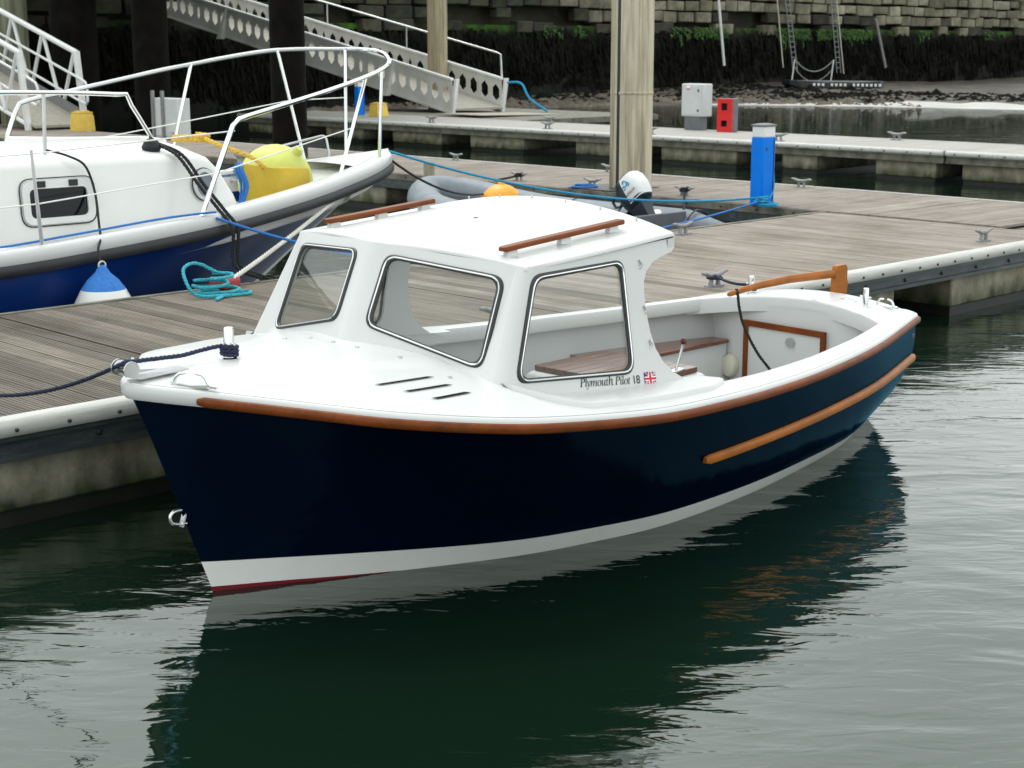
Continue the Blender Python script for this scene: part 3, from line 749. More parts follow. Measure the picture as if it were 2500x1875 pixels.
# ================================================================== GANGWAYS
g = thing('hexagon_gangway', 'pale gangway with rows of hexagonal holes in its side panels', 'gangway', 31.3, 33.7, DZ)
SL = .195
ax = Vector((0, 1, SL)); axn = ax.normalized(); upv = Vector((0, 0, 1))
Lg = 17.0; H_ = .92
for side, us_ in (('near', -.98), ('far', .98)):
    mb = MB(); n = 35; cw = Lg/n
    for k in range(n):
        a = Vector((us_, k*cw, k*cw*SL+.02)); b = a+ax*cw
        lo = .0
        outer = [a+upv*lo, b+upv*lo, b+upv*H_, a+upv*H_]
        cc = (a+b)/2+upv*(H_*.53)
        if k % 9 == 8: holes = [hexagon(cc, .14, .44, axn, upv)]
        else: holes = [hexagon(cc, .30, .50, axn, upv)]
        mb.plate(outer, holes, (.012, 0, 0))
    mb.build('side_panel', 'gang', g)
    p0 = Vector((us_, -.02, 0)); 
    MB().loft([[p0+ax*q+Vector((x, 0, zz)) for x, zz in ((-.05, H_), (.06, H_), (.06, H_+.07), (-.05, H_+.07))] for q in (0, Lg)]).build('top_rail', 'whitep', g, bevel=.012)
    MB().loft([[p0+ax*q+Vector((x, 0, zz)) for x, zz in ((-.04, -.03), (.05, -.03), (.05, .03), (-.04, .03))] for q in (0, Lg)]).build('bottom_rail', 'gang', g)
    MB().loft([[Vector((us_+x, y-.03+zz*-.18, zz)) for x, y in ((-.06, -.05), (.06, -.05), (.06, .05), (-.06, .05))] for zz in (-.02, H_+.05)]).build('end_post', 'whitep', g, bevel=.01)
    if side == 'near':
        for q in (2.6, 7.3, 11.2, 15.0):
            p = p0+ax*q
            MB().loft([[p+Vector((-.03, 0, 0))+o_ for o_ in (Vector((-.03, -.06, H_)), Vector((.02, -.06, H_)), Vector((.02, .02, H_)), Vector((-.03, .02, H_)))],
                       [p+Vector((-.16, .25, -.06))+o_ for o_ in (Vector((-.05, -.12, 0)), Vector((.14, -.12, 0)), Vector((.14, .12, 0)), Vector((-.05, .12, 0)))]]).build('stiffener', 'gang', g)
    else:
        MB().tube([p0+upv*H_, p0+upv*(H_+.72)+ax*.06, p0+upv*(H_+.74)+ax*.2, p0+upv*(H_+.74)+ax*Lg], .028, 8).build('handrail', 'steel', g, True)
        for q in np.arange(4.3, 16.5, 4.0):
            p = p0+ax*q; MB().tube([p+upv*H_, p+upv*(H_+.74)], .022, 6).build('handrail_post', 'steel', g, True)
mb = MB(); mb.loft([[Vector((x, 0, .16))+ax*q for x in (-.95, .95)] + [Vector((x, 0, .10))+ax*q for x in (.95, -.95)] for q in (-.1, Lg)]); mb.build('walk_deck', 'gangdeck', g)

g = thing('tube_gangway', 'white tubular truss gangway at the far left behind the blue boat', 'gangway', 17.9, 33.5, DZ)
SL = .27; ax = Vector((0, 1, SL))
for us_ in (-.72, .72):
    p0 = Vector((us_, .1, .02)); Hh = 1.72
    MB().tube([p0+upv*Hh+Vector((0, .2, 0)), p0+upv*Hh+ax*11], .065, 10).build('top_rail', 'whitep', g, True)
    MB().tube([p0+upv*.1, p0+upv*.1+ax*11], .05, 8).build('bottom_rail', 'whitep', g, True)
    MB().loft([[p0+Vector((x, y+zz*.13, zz)) for x, y in ((-.06, -.07), (.06, -.07), (.06, .07), (-.06, .07))] for zz in (-.05, Hh+.04)]).build('end_post', 'whitep', g, bevel=.012)
    for q in np.arange(.15, 10, 1.5):
        MB().tube([p0+ax*(q+.15)+upv*Hh, p0+ax*(q+.9)+upv*.1], .045, 8).build('brace', 'whitep', g, True)
        MB().tube([p0+ax*(q+1.65)+upv*Hh, p0+ax*(q+.9)+upv*.1], .045, 8).build('brace', 'whitep', g, True)
    in_ = Vector((-.1 if us_ > 0 else .1, 0, 0))
    pts = [p0+in_+ax*11+upv*1.15, p0+in_+upv*1.15+ax*.0, p0+in_+Vector((0, -.28, 1.06)), p0+in_+Vector((0, -.36, .95)), p0+in_+Vector((0, -.36, .62)), p0+in_+Vector((0, -.28, .55)), p0+in_+upv*.62+ax*.1, p0+in_+upv*.66+ax*11]
    MB().tube(pts, .032, 8).build('handrail', 'whitep', g, True)
MB().loft([[Vector((x, 0, .16))+ax*q for x in (-.68, .68)] + [Vector((x, 0, .10))+ax*q for x in (.68, -.68)] for q in (-.15, 11)]).build('walk_deck', 'gangdeck', g)
MB().loft([[Vector((x, 0, .4))+ax*q for x in (.66, .69)] + [Vector((x, 0, .12))+ax*q for x in (.69, .66)] for q in (.2, 11)]).build('kick_board', 'galv', g)

# ================================================================== PONTOON FURNITURE
def pedestal(u, v, lab, s=1.0):
    t = thing('service_pedestal', lab, 'service pedestal', u, v, DZ, R(0), 'blue service pedestals'); t.scale = (s,)*3
    MB().box((0, 0, .41), (.235, .19, .82)).build('body', 'bluep', t, bevel=.012)
    MB().box((.085, -.098, .41), (.012, .006, .8)).build('seam', 'rubber', t)
    MB().box((0, .097, .40), (.05, .01, .7)).build('rear_channel', 'bluep', t, bevel=.003)
    MB().box((.125, .03, .74), (.02, .09, .12)).build('socket', 'bluep', t, bevel=.005)
    MB().box((-.06, -.097, .68), (.028, .008, .03)).build('switch', 'darkplas', t)
    MB().box((0, 0, .885), (.225, .18, .13)).build('lantern', 'whitep', t, bevel=.01)
    MB().loft([[(-.125, -.102, .95), (.125, -.102, .95), (.125, .102, .95), (-.125, .102, .95)], [(-.125, -.102, .968), (.125, -.102, .968), (.125, .102, .968), (-.125, .102, .968)], [(-.07, -.05, .985), (.07, -.05, .985), (.07, .05, .985), (-.07, .05, .985)]]).build('cap', 'cabd', t)
    MB().box((-.118, -.04, .2), (.006, .08, .38)).build('side_panel', 'bluep', t)
    return t
pedestal(15.46, 11.55, 'bright blue service pedestal with white lantern beside the inflatable dinghy')
pedestal(27.9, 34.9, 'small distant blue pedestal left of the hexagon gangway foot', .95)
t = thing('yellow_bin', 'yellow bin on the landing beside the distant blue pedestal', 'bin', 27.6, 33.7, DZ)
MB().loft([[(-.28*q, -.28*q, z), (.28*q, -.28*q, z), (.28*q, .28*q, z), (-.28*q, .28*q, z)] for q, z in ((.7, 0), (.62, .28), (.56, .32), (.6, .33), (.6, .36))]).build('body', 'yelbox', t, bevel=.02)
MB().box((0, 0, .37), (.24, .24, .03)).build('lid', 'yelbox', t, bevel=.01)
t = thing('yellow_bin', 'yellow bin at the foot of the white tube gangway', 'bin', 18.0, 32.6, DZ)
MB().loft([[(-.28*q, -.28*q, z), (.28*q, -.28*q, z), (.28*q, .28*q, z), (-.28*q, .28*q, z)] for q, z in ((.75, 0), (.68, .34), (.6, .39), (.64, .40), (.64, .43))]).build('body', 'yelbox', t, bevel=.02)
MB().box((0, 0, .44), (.26, .26, .03)).build('lid', 'yelbox', t, bevel=.01)
# cabinet and fire locker on the far walkway
t = thing('electrical_cabinet', 'light grey electrical cabinet on a dark plinth on the far walkway', 'cabinet', 28.4, 23.15, DZ)
MB().box((0, 0, .68), (.32, .66, .74)).build('body', 'cab', t, bevel=.025)
MB().box((-.165, 0, .68), (.012, .56, .64)).build('door', 'cab', t, bevel=.004)
MB().box((0, .02, .16), (.26, .46, .32)).build('plinth', 'cabd', t, bevel=.01)
MB().box((-.173, .12, .98), (.004, .10, .06)).build('warning_label', 'fwhite', t); MB().box((-.176, .12, .93), (.004, .09, .025)).build('warning_label', 'redp', t)
for z in (.9, .45): MB().box((-.18, -.18, z), (.02, .03, .05)).build('lock', 'rubber', t)
t = thing('fire_locker', 'red fire equipment locker standing on the far walkway', 'fire locker', 28.2, 22.1, DZ)
mb = MB(); q = lambda y, z: Vector((-.1, y, z))
mb.plate([q(-.21, 0), q(.21, 0), q(.21, .74), q(-.21, .74)], [[q(-.07, .12), q(.10, .12), q(.10, .26), q(-.07, .26)], [q(-.07, .48), q(.10, .48), q(.10, .64), q(-.07, .64)]], (.03, 0, 0))
mb.build('door', 'redp', t)
MB().box((.03, 0, .37), (.18, .43, .75)).build('case', 'cabd', t, bevel=.02)
for z in (.19, .56): MB().box((-.065, .02, z), (.008, .15, .15)).build('window', 'darkglass', t)
for z in (.12, .37, .62): MB().box((-.115, -.2, z), (.03, .03, .05)).build('hinge', 'redp', t)
# grey cabinet behind the blue boat
t = thing('switch_cabinet', 'pale grey switch cabinet on twin posts behind the blue boat', 'cabinet', 17.6, 28.2, DZ)
MB().box((0, 0, .46), (.3, .95, .78)).build('body', 'cab', t, bevel=.015)
for y in (.42, .05): MB().box((-.17, y, .5), (.05, .075, 1.0)).build('post', 'galv', t)
MB().box((-.19, -.33, .25), (.09, .2, .16)).build('socket_box', 'cab', t, bevel=.01)
# ================================================================== NAVY PILOT BOAT
boat = thing('pilot_boat', 'navy blue open launch with white wheelhouse and teak rubbing rail in the foreground', 'boat', 3.82, 5.949, 0, R(2.0))
def B(s, y, z):
    if .7 < s < 2.7 and z > 1.1: z -= .022*y*min(1, (z-1.1)/.3)   # the wheelhouse leans slightly
    return Vector((s, -y, z))          # s aft from the stem, y to starboard, z up from the waterline
NT = 72
SH = cr([(-.385, 0, 1.035), (-.33, .13, 1.03), (-.183, .314, 1.01), (.12, .70, .965), (.32, .96, .938), (.64, 1.175, .897), (.95, 1.30, .866), (1.6, 1.345, .80), (2.2, 1.305, .762), (2.77, 1.23, .735), (3.38, 1.135, .722), (4.2, .96, .722), (5.19, .67, .742)], NT)
WL = cr([(0, 0, 0), (.3, .155, 0), (.669, .35, 0), (1.32, .657, 0), (1.8, .80, 0), (2.29, .885, 0), (3.0, .87, 0), (3.677, .783, 0), (4.422, .635, 0), (5.19, .345, 0)], NT)
T_ = np.linspace(0, 1, NT)
BULGE = np.interp(T_, [0, .08, .2, .35, .5, .75, 1], [0, -.015, -.03, 0, .03, .08, .118])
def hull_pt(i, wv):
    p = WL[i]*(1-wv)+SH[i]*wv
    return np.array([p[0], p[1]+BULGE[i]*4*wv*(1-wv), p[2]])
def hz(i, z): return min(.99, max(0, z/SH[i][2]))
def idx_s(s):  # station index at which the sheer reaches s
    return float(np.interp(s, SH[:, 0], np.arange(NT)))
zboot = np.interp(T_, [0, .1, .25, .45, .7, 1], [.158, .142, .118, .10, .088, .07])
zred = np.interp(T_, [0, .06, .17, .26, 1], [.024, .018, .0, -.03, -.03])
def hull_band(name, mat, zlo, zhi, n, side_parent=boat, off=0.0):
    mb = MB()
    for sg in (1, -1):
        rows = []
        for i in range(NT):
            wa = zlo[i]/SH[i][2] if zlo is not None else 0; wb = zhi[i]/SH[i][2] if zhi is not None else 1
            rows.append([B(q[0], sg*(q[1]+off), q[2]) for q in [hull_pt(i, wa+(wb-wa)*k/n) for k in range(n+1)]])
        mb.loft(rows, closed=False)
    # transom closing face
    i = NT-1; wa = zlo[i]/SH[i][2] if zlo is not None else 0; wb = zhi[i]/SH[i][2] if zhi is not None else 1
    ps = [hull_pt(i, wa+(wb-wa)*k/n) for k in range(n+1)]
    mb.loft([[B(q[0], q[1], q[2]) for q in ps], [B(q[0]+.03, 0, q[2]) for q in ps], [B(q[0], -q[1], q[2]) for q in ps]], closed=False)
    bm = None
    return mb.build(name, mat, side_parent, True, ang=50)
hull_band('hull_topsides', 'navy', zboot, None, 14)
hull_band('boot_top', 'boot', zred, zboot, 3)
mb = MB()
for sg in (1, -1):
    rows = []
    for i in range(NT):
        a = hull_pt(i, max(0, zred[i])/SH[i][2]) if zred[i] > 0 else np.array([*(WL[i][:2]), -.03]); b = WL[i]
        rows.append([B(a[0], sg*a[1], a[2])] + [B(b[0]+(.25-T_[i]*.2)*k, sg*b[1]*(1-k)**.7, -.03-.45*k) for k in np.linspace(.02, 1, 6)])
    mb.loft(rows, closed=False)
mb.build('antifouled_bottom', 'red', boat, True, ang=60)

def sweep(path3, prof, sg=1, mirror=False):
    """sweep (out, up) profile along plan path on side sg"""
    P = np.array(path3); rings = []
    for i in range(len(P)):
        a = P[max(0, i-1)]; b = P[min(len(P)-1, i+1)]; t = (b-a)[:2]; t = t/np.linalg.norm(t); o = np.array([-t[1], t[0]])
        if o[1] < 0 and abs(t[0]) > .2: o = -o
        rings.append([B(P[i][0]+o[0]*q, sg*(P[i][1]+o[1]*q), P[i][2]+z) for q, z in prof])
    return rings
def outn(i):
    a = SH[max(0, i-1)]; b = SH[min(NT-1, i+1)]; t = (b-a)[:2]; t = t/np.linalg.norm(t)
    return np.array([-t[1], t[0]])
# white gunwale moulding all round
prof = [(-.03, -.045), (.012, -.045), (.022, -.03), (.022, .008), (.012, .024), (-.03, .03)]
mb = MB()
full_sh = [np.array([p[0], -p[1], p[2]]) for p in SH[:0:-1]] + [np.array(p) for p in cr([SH[1]*[1, -1, 1], SH[0], SH[1]], 9)[1:-1]] + list(SH[1:])
rings = []
for i in range(len(full_sh)):
    a = full_sh[max(0, i-1)]; b = full_sh[min(len(full_sh)-1, i+1)]; t = (b-a)[:2]; t = t/np.linalg.norm(t); p = full_sh[i]
    rings.append([B(p[0]-t[1]*q, p[1]+t[0]*q, p[2]+z_) for q, z_ in prof])
mb.loft(rings); mb.build('gunwale_moulding', 'gel', boat, True, ang=50)
# teak rubbing rail
i0 = int(idx_s(-.185))
for sg in (1, -1):
    pth = SH[i0:]; rg_ = sweep(pth, [(.0, -.044), (.030, -.042), (.040, -.034), (.043, -.018), (.040, -.004), (.030, .003), (.0, .004)], sg)
    c0 = sum(rg_[0], Vector())/7; rg_ = [[c0+(p-c0)*.55-(rg_[1][0]-rg_[0][0])*.35 for p in rg_[0]]]+rg_
    o = MB().loft(rg_).build('rubbing_rail', 'teak', boat, True, ang=50)
# lower rubbing strake
for sg in (1, -1):
    i1 = int(np.interp(2.35, WL[:, 0]*.45+SH[:, 0]*.55, np.arange(NT)))
    pth = []
    for i in range(i1, NT):
        f = (i-i1)/(NT-1-i1); pth.append(hull_pt(i, hz(i, .415+.05*f)))
    rg_ = sweep(pth, [(-.01, -.028), (.026, -.024), (.032, -.012), (.032, .010), (.024, .022), (-.01, .026)], sg)
    c0 = sum(rg_[0], Vector())/6; rg_ = [[c0+(p-c0)*.6-(rg_[1][0]-rg_[0][0])*.4 for p in rg_[0]]]+rg_
    MB().loft(rg_).build('lower_strake', 'varn', boat, True, ang=50)

# ---- decks
def bsh(s): return float(np.interp(s, SH[:, 0], SH[:, 1]))
def zsh(s): return float(np.interp(s, SH[:, 0], SH[:, 2]))+.028
def zcrown(s): return float(np.interp(s, [-.4, .0, .9, 1.0, 1.3, 2.5], [1.065, 1.075, 1.075, 1.06, zsh(1.3)+.02, zsh(2.5)+.012]))
def zdeck(s, y):
    b = max(.02, bsh(s)); f = min(1, abs(y)/b); z = zcrown(s)-(zcrown(s)-zsh(s))*f*f
    # low raised panel along the middle of the foredeck
    wp = np.interp(s, [-.2, .2, .85], [.05, .30, .62]); k = np.clip((wp-abs(y))/.05, 0, 1); k = k*k*(3-2*k)
    if s < .95: z += .014*k*np.clip((s+.22)/.08, 0, 1)
    return z
ss = list(np.linspace(-.383, -.05, 16)) + list(np.linspace(0, 1.04, 34))
mb = MB(); mb.loft([[B(s, f*bsh(s), zdeck(s, f*bsh(s))) for f in np.linspace(-1, 1, 61)] for s in ss], closed=False)
mb.build('foredeck', 'gel', boat, True, ang=70)
S_IN = [1.0, 1.6, 2.1, 2.36, 2.88, 3.5, 4.15, 4.6, 4.85, 5.19]; Y_IN = [.90, .96, 1.03, 1.106, 1.065, .985, .855, .74, .66, .56]
def yin(s): return float(np.interp(s, S_IN, Y_IN))
ss2 = np.linspace(1.02, 5.19, 60)
mb = MB(); 
for sg in (1, -1):
    rows = []
    for s in ss2:
        b = bsh(s)-.0; yi = yin(s); z0 = zsh(s)
        row = [B(s, sg*(b), z0)] + [B(s, sg*(b+(yi-b)*f), (zdeck(s, b+(yi-b)*f) if s < 2.45 else z0+.012*math.sin(f*2))) for f in (.15, .4, .7, .93)]
        zi = row[-1][2]
        row += [B(s, sg*(yi-.008), zi-.004), B(s, sg*(yi-.012), zi-.015), B(s, sg*(yi-.012), zi-.085), B(s, sg*(yi-.004), zi-.095), B(s, sg*(yi+.07), zi-.097)]
        rows.append(row)
    mb.loft(rows, closed=False)
mb.build('side_deck', 'gel', boat, True, ang=40)
# cockpit liner and sole
def ybin(s, z, m=.03):
    """inside half-breadth of the hull at s, z"""
    q = np.array([hull_pt(i, hz(i, z)) for i in range(NT)]); return max(.05, float(np.interp(s, q[:, 0], q[:, 1]))-m)
SOLE = .17
mb = MB()
for sg in (1, -1):
    mb.loft([[B(s, sg*min(yin(s)+.065, ybin(s, zsh(s)-.12)), zsh(s)-.09), B(s, sg*min(yin(s)+.03, ybin(s, .45)), .45), B(s, sg*min(yin(s)-.04, ybin(s, .28)), .28), B(s, sg*min(yin(s)-.12, ybin(s, SOLE)), SOLE)] for s in np.linspace(1.0, 4.9, 40)], closed=False)
mb.build('cockpit_liner', 'liner', boat, True, ang=50)
mb = MB(); mb.loft([[B(s, f*min(yin(s)-.08, ybin(s, SOLE+.005, .025)), SOLE+.005) for f in (-1, 1)] for s in np.linspace(1.0, 4.88, 24)], closed=False); mb.build('cockpit_sole', 'liner', boat)
mb = MB(); mb.loft([[B(1.0, f*min(.98, ybin(1.0, z, .05)), z) for f in (-1, 1)] for z in np.linspace(.16, .95, 8)], closed=False); mb.build('fore_bulkhead', 'liner', boat)
# aft deck with rounded forward coaming, bulkhead and locker door
def zaft(s, y): return zsh(s)+.066*(1-min(1, abs(y)/max(.5, bsh(s)-.04))**2)
def s_front(y): return 4.86-.22*(abs(y)/.75)**2.2
mb = MB(); rows = []
for f in np.linspace(-1, 1, 41):
    y = f*.79; sf = s_front(y); e = 5.19+.0; row = []
    zt = zaft(max(sf, 4.5), y)
    row += [B(sf+.03, y, zt-.115), B(sf, y, zt-.11), B(sf, y, zt-.02), B(sf+.006, y, zt-.006), B(sf+.02, y, zt)]
    ylim = lambda s: math.copysign(min(abs(y), bsh(s)-.005), y) if y else 0
    for s in np.linspace(sf+.06, e, 8):
        yy = ylim(s); row.append(B(s, yy, zaft(s, yy)+(.0 if abs(y) < bsh(s) else -.002)))
    row.append(B(5.215, ylim(5.19), zaft(5.19, ylim(5.19))-.02)); row.append(B(5.215, ylim(5.19), zsh(5.19)-.06))
    rows.append(row)
mb.loft(rows, closed=False); mb.build('aft_deck', 'gel', boat, True, ang=45)
sB = 4.84
mb = MB(); mb.loft([[B(sB, f*min(.95, ybin(sB, z)), z) for f in np.linspace(-1, 1, 15)] for z in (.15, .3, .45, .6, .70)]+[[B(sB, f*.7, .70+.05*(1-(f*.7/.8)**2)) for f in np.linspace(-1, 1, 15)]], closed=False); mb.build('aft_bulkhead', 'gel', boat)
dr = MB(); dr.box(B(sB-.012, -.105, .40), (.014, .60, .40)); dobj = dr.build('locker_door', 'gel', boat, bevel=.004)
mb = MB(); q = lambda y, z: B(sB-.010, y, z)
mb.plate([q(-.435, .18), q(.225, .18), q(.225, .625), q(-.435, .635)], [[q(-.40, .215), q(.19, .215), q(.19, .585), q(-.40, .595)]], (-.022, 0, 0)); mb.build('door_frame', 'teak', dobj)
MB().lathe([(.001, 0), (.034, 0), (.034, .008), (.022, .012), (.016, .006), (.001, .006)], B(sB-.034, -.05, .52), 18, 'X').build('door_latch', 'steel', dobj, True)
mb = MB(); mb.loft([[B(sB-.002, -.55+.065*math.cos(a)*w_, .29+.085*math.sin(a)*h_)-Vector((d_, 0, 0)) for a in np.linspace(0, 6.28, 21)[:-1]] for w_, h_, d_ in ((1, 1, 0), (1, 1, .02), (.85, .85, .05), (.5, .5, .06))])
mb.build('vent_cowl', 'cream', boat, True)
# port bench and locker below, starboard bench
def bench(sg):
    outer = [B(s, sg*min(yin(s)+.035, ybin(s, .46)), .48) for s in np.linspace(3.62, 4.82, 10)]
    inner = [B(4.82, sg*.56, .48), B(3.62, sg*.60, .48)]
    mb = MB(); mb.plate(outer+inner, [], (0, 0, -.028)); o = mb.build('bench_seat', 'teakd', boat, bevel=.006)
    mb = MB(); mb.loft([[B(3.66, sg*min(.98, ybin(3.66, z)), z), B(3.66, sg*.63, z), B(4.83, sg*min(.59, ybin(4.83, z)), z)] for z in (.17, .3, .452)], closed=False); mb.build('bench_front', 'gel', boat)
bench(-1); bench(1)
# engine box with planked teak lid
eb = MB(); eb.loft([[B(s, y, z) for s, y in ((2.92-d_, -.70-d_), (3.62+d_, -.70-d_), (3.62+d_, .10+d_), (2.92-d_, .10+d_))] for z, d_ in ((.16, .10), (.50, .02), (.515, .0))])
ebo = eb.build('engine_box', 'gel', boat, bevel=.015)
for k in range(9):
    MB().box(B(3.27, -.645+k*.086, .535), (.66, .082, .035)).build('lid_plank', 'teakd', ebo, bevel=.003, seg=1)
th = MB(); th.tube([B(3.40, .07, .555), B(3.43, .08, .66), B(3.45, .085, .72)], .009, 8); tho = th.build('throttle_lever', 'chrome', boat, True)
MB().lathe([(.001, -.022), (.016, -.018), (.023, 0), (.016, .018), (.001, .022)], B(3.452, .086, .735), 14).build('lever_knob', 'knob', tho, True)
MB().box(B(3.41, .07, .557), (.12, .05, .012), R(10)).build('lever_base', 'chrome', tho, bevel=.003)
mb = MB(); mb.tube([B(1.95, -.97, .95), B(1.97, -.98, .55)], .006, 6); mb.build('white_cord', 'rope_white', boat, True)

# ---- wheelhouse
Fc, Tc = (.80, 0, 1.055), (1.02, 0, 1.555)
Fs, Ts = (.93, .955, .905), (1.24, .845, 1.502)
def sidey(z): return .955-(z-.905)*.184
RC = .045
def corner(A, e1, e2, r, n=6):
    A = Vector(A); p1 = A+Vector(e1).normalized()*r; p2 = A+Vector(e2).normalized()*r
    return [p1*(1-t)**2+A*2*t*(1-t)+p2*t*t for t in [k/n for k in range(n+1)]]
def bz(p): return B(*p)
win_f = [(1.027, .118, 1.495), (1.18, .745, 1.445), (1.004, .775, 1.028), (.884, .118, 1.172)]
win_s = [(1.285, 0, 1.450), (1.922, 0, 1.462), (1.90, 0, .905), (1.082, 0, .978)]
nrm_f = (Vector(Tc)-Vector(Fc)).cross(Vector(Ts)-Vector(Fc)).normalized()
wins = []
zt = 1.502
cabin_outline_aft = [(2.36, 1.545), (2.36, 1.50), (2.335, 1.478), (2.25, 1.462), (2.17, 1.44), (2.11, 1.40), (2.082, 1.35), (2.070, 1.28), (2.068, 1.17), (2.078, 1.08), (2.105, .99), (2.155, .915), (2.225, .855), (2.32, .80), (2.44, .762), (2.47, .735)]
for sg in (1, -1):
    mir = lambda p: B(p[0], sg*p[1], p[2])
    # front panel (half of the V), stops short of the rounded corners
    A0 = Vector(Fc)+Vector((-.03, 0, -.06)); 
    dn = (Vector(Fc)-Vector(Tc)).normalized()
    Fc2 = Vector(Fc)+dn*.06; dn2 = (Vector(Fs)-Vector(Ts)).normalized(); Fs2 = Vector(Fs)+dn2*.06
    ex_t = (Vector(Ts)-Vector(Tc)).normalized(); ex_b = (Fs2-Fc2).normalized()
    pl = [Vector(Tc)+ex_t*RC, Vector(Ts)-ex_t*RC, Fs2-ex_b*RC, Fc2+ex_b*RC]
    hole = rrect([Vector(p) for p in win_f], [.06, .07, .07, .06])
    # push hole points onto the panel plane
    nn = (pl[1]-pl[0]).cross(pl[3]-pl[0]).normalized()
    hole = [p-nn*((p-pl[0]).dot(nn)) for p in hole]
    inw = nn if nn.x > 0 else -nn
    mb = MB(); mb.plate([mir(p) for p in pl], [[mir(p) for p in hole]], mir(inw*.022)-mir(Vector((0, 0, 0)))); mb.build('front_panel', 'gel', boat)
    wins.append((hole, inw, sg, 'front'))
    # side panel
    S3 = lambda s, z: Vector((s, sidey(z), z))
    es_t = Vector((1, 0, .03)).normalized(); 
    sp = [Vector(Ts)+es_t*RC] + [S3(s, z) for s, z in cabin_outline_aft] + [S3(1.7, .74), S3(Fs2.x+RC, Fs2.z-.03), Fs2+es_t*RC]
    hole2 = rrect([S3(p[0], p[2]) for p in win_s], [.06, .06, .075, .075])
    inw2 = Vector((0, -1, -.18)).normalized()
    mb = MB(); mb.plate([mir(p) for p in sp], [[mir(p) for p in hole2]], mir(inw2*.024)-mir(Vector((0, 0, 0)))); mb.build('side_panel', 'gel', boat)
    wins.append((hole2, inw2, sg, 'side'))
    # rounded front corner
    rt = corner(Ts, -ex_t, es_t, RC); rb = corner(Fs2, -ex_b, es_t, RC)
    mb = MB(); mb.loft([[mir(p) for p in rt], [mir(p) for p in rb]], closed=False); mb.build('corner_post', 'gel', boat, True, ang=60, solid=0)
ext = (Vector(Ts)-Vector(Tc)).normalized(); exb = (Fs2-Fc2).normalized()
mfl = lambda v_: Vector((v_.x, -v_.y, v_.z))
rt = corner(Tc, mfl(ext), ext, RC); rb = corner(Fc2, mfl(exb), exb, RC)
mb = MB(); mb.loft([[bz(p) for p in rt], [bz(p) for p in rb]], closed=False); mb.build('centre_post', 'gel', boat, True, ang=60)
# window seals, beads and panes
for hole, inw, sg, kind in wins:
    mir = lambda p: B(p[0], sg*p[1], p[2])
    c = sum(hole, Vector())/len(hole)
    def ringoff(d_, n_): return [mir(p+(p-c).normalized()*d_-inw*n_) for p in hole]
    lab = 'window_seal'
    mb = MB(); R1 = [ringoff(-.018, -.004), ringoff(-.018, .004), ringoff(-.008, .010), ringoff(.012, .010), ringoff(.022, .003), ringoff(.022, -.002)]
    mb.loft([[r[i] for r in R1] for i in range(len(hole))], closed=True, caps=False, loop=True)
    so = mb.build('window_seal', 'rubber', boat, True, ang=60)
    mb = MB(); mb.tube(ringoff(.001, .0095), .0042, 6, loop=True); mb.build('filler_bead', 'chrome', so, True)
    mb = MB(); mb.plate(ringoff(-.008, -.008), [], mir(inw*.005)-mir(Vector((0, 0, 0)))); mb.build('window_pane', 'glass', so)
# roof
def zroof(s, y):
    ze = np.interp(s, [1.0, 1.24, 2.36], [1.490, 1.506, 1.578]); cam_ = np.interp(s, [1.0, 1.4, 2.36], [.066, .082, .100])
    return float(ze+cam_*(1-(min(1, abs(y)/.845))**2))
out = []
for k in range(13): t = k/12; out.append((1.02+.22*t, .845*t))
for k in range(1, 20): out.append((1.24+(2.36-1.24)*k/20, .845+.008*math.sin(math.pi*k/20)))
for k in range(13): t = k/12; out.append((2.36+.02*(1-(1-t)**2), .845*(1-t)))
full = out+[(s, -y) for s, y in reversed(out[1:-1])]
# soften the plan corners a little
cen = (1.75, 0)
mb = MB(); rings = []
rr = .024
for a in np.linspace(0, 1, 6):
    th_ = a*math.pi/2; ring = []
    for s, y in full:
        d = Vector((s-cen[0], y*1.3, 0)).normalized()
        ins = rr*(1-math.cos(th_)) ; 
        ring.append(B(s-d.x*ins, y-d.y*ins, zroof(s, y)-rr*.9+rr*.9*math.sin(th_)))
    rings.append(ring)
last = [(s-Vector((s-cen[0], y*1.3, 0)).normalized().x*rr, y-Vector((s-cen[0], y*1.3, 0)).normalized().y*rr) for s, y in full]
for f in (.93, .9, .87, .75, .6, .45, .3, .15, .02):
    ring = []
    for s, y in last:
        s2, y2 = cen[0]+(s-cen[0])*f, y*f
        dz = -.012 if f <= .87 else (-.004 if f == .9 else 0)
        ring.append(B(s2, y2, zroof(s2, y2)+dz+(.0)))
    rings.append(ring)
mb.loft(rings, caps=False); roof = mb.build('cabin_roof', 'gel', boat, True, ang=50, recalc=True)
mb = MB(); rows = []
for s, y in full[31:-31]:
    rows.append([B(s, y, zroof(s, y)-.030), B(s+.001, y*1.0, zroof(s, y)-.085), B(s-.03, y*.985, zroof(s, y)-.09), B(s-.5, y*.985, zroof(s, y)-.09)])
mb.loft(rows, closed=False); mb.build('roof_lip', 'gel', roof, True, ang=40)
mb = MB(); mb.loft([[B(cen[0]+(s-cen[0])*f, y*f*.98, zroof(cen[0]+(s-cen[0])*f, y*f)-.06) for s, y in full] for f in (.97, .6, .02)], caps=False); mb.build('headlining', 'liner', roof, True)
for k in range(6):
    y = -.62+k*.25; s = 2.33-.0*abs(y); o = MB().lathe([(.012, -.01), (.012, .004), (.005, .006), (.005, .018), (.001, .02)], B(s-.02, y, zroof(2.3, y)-.004), 8).build('roof_stud', 'steel', roof, True)
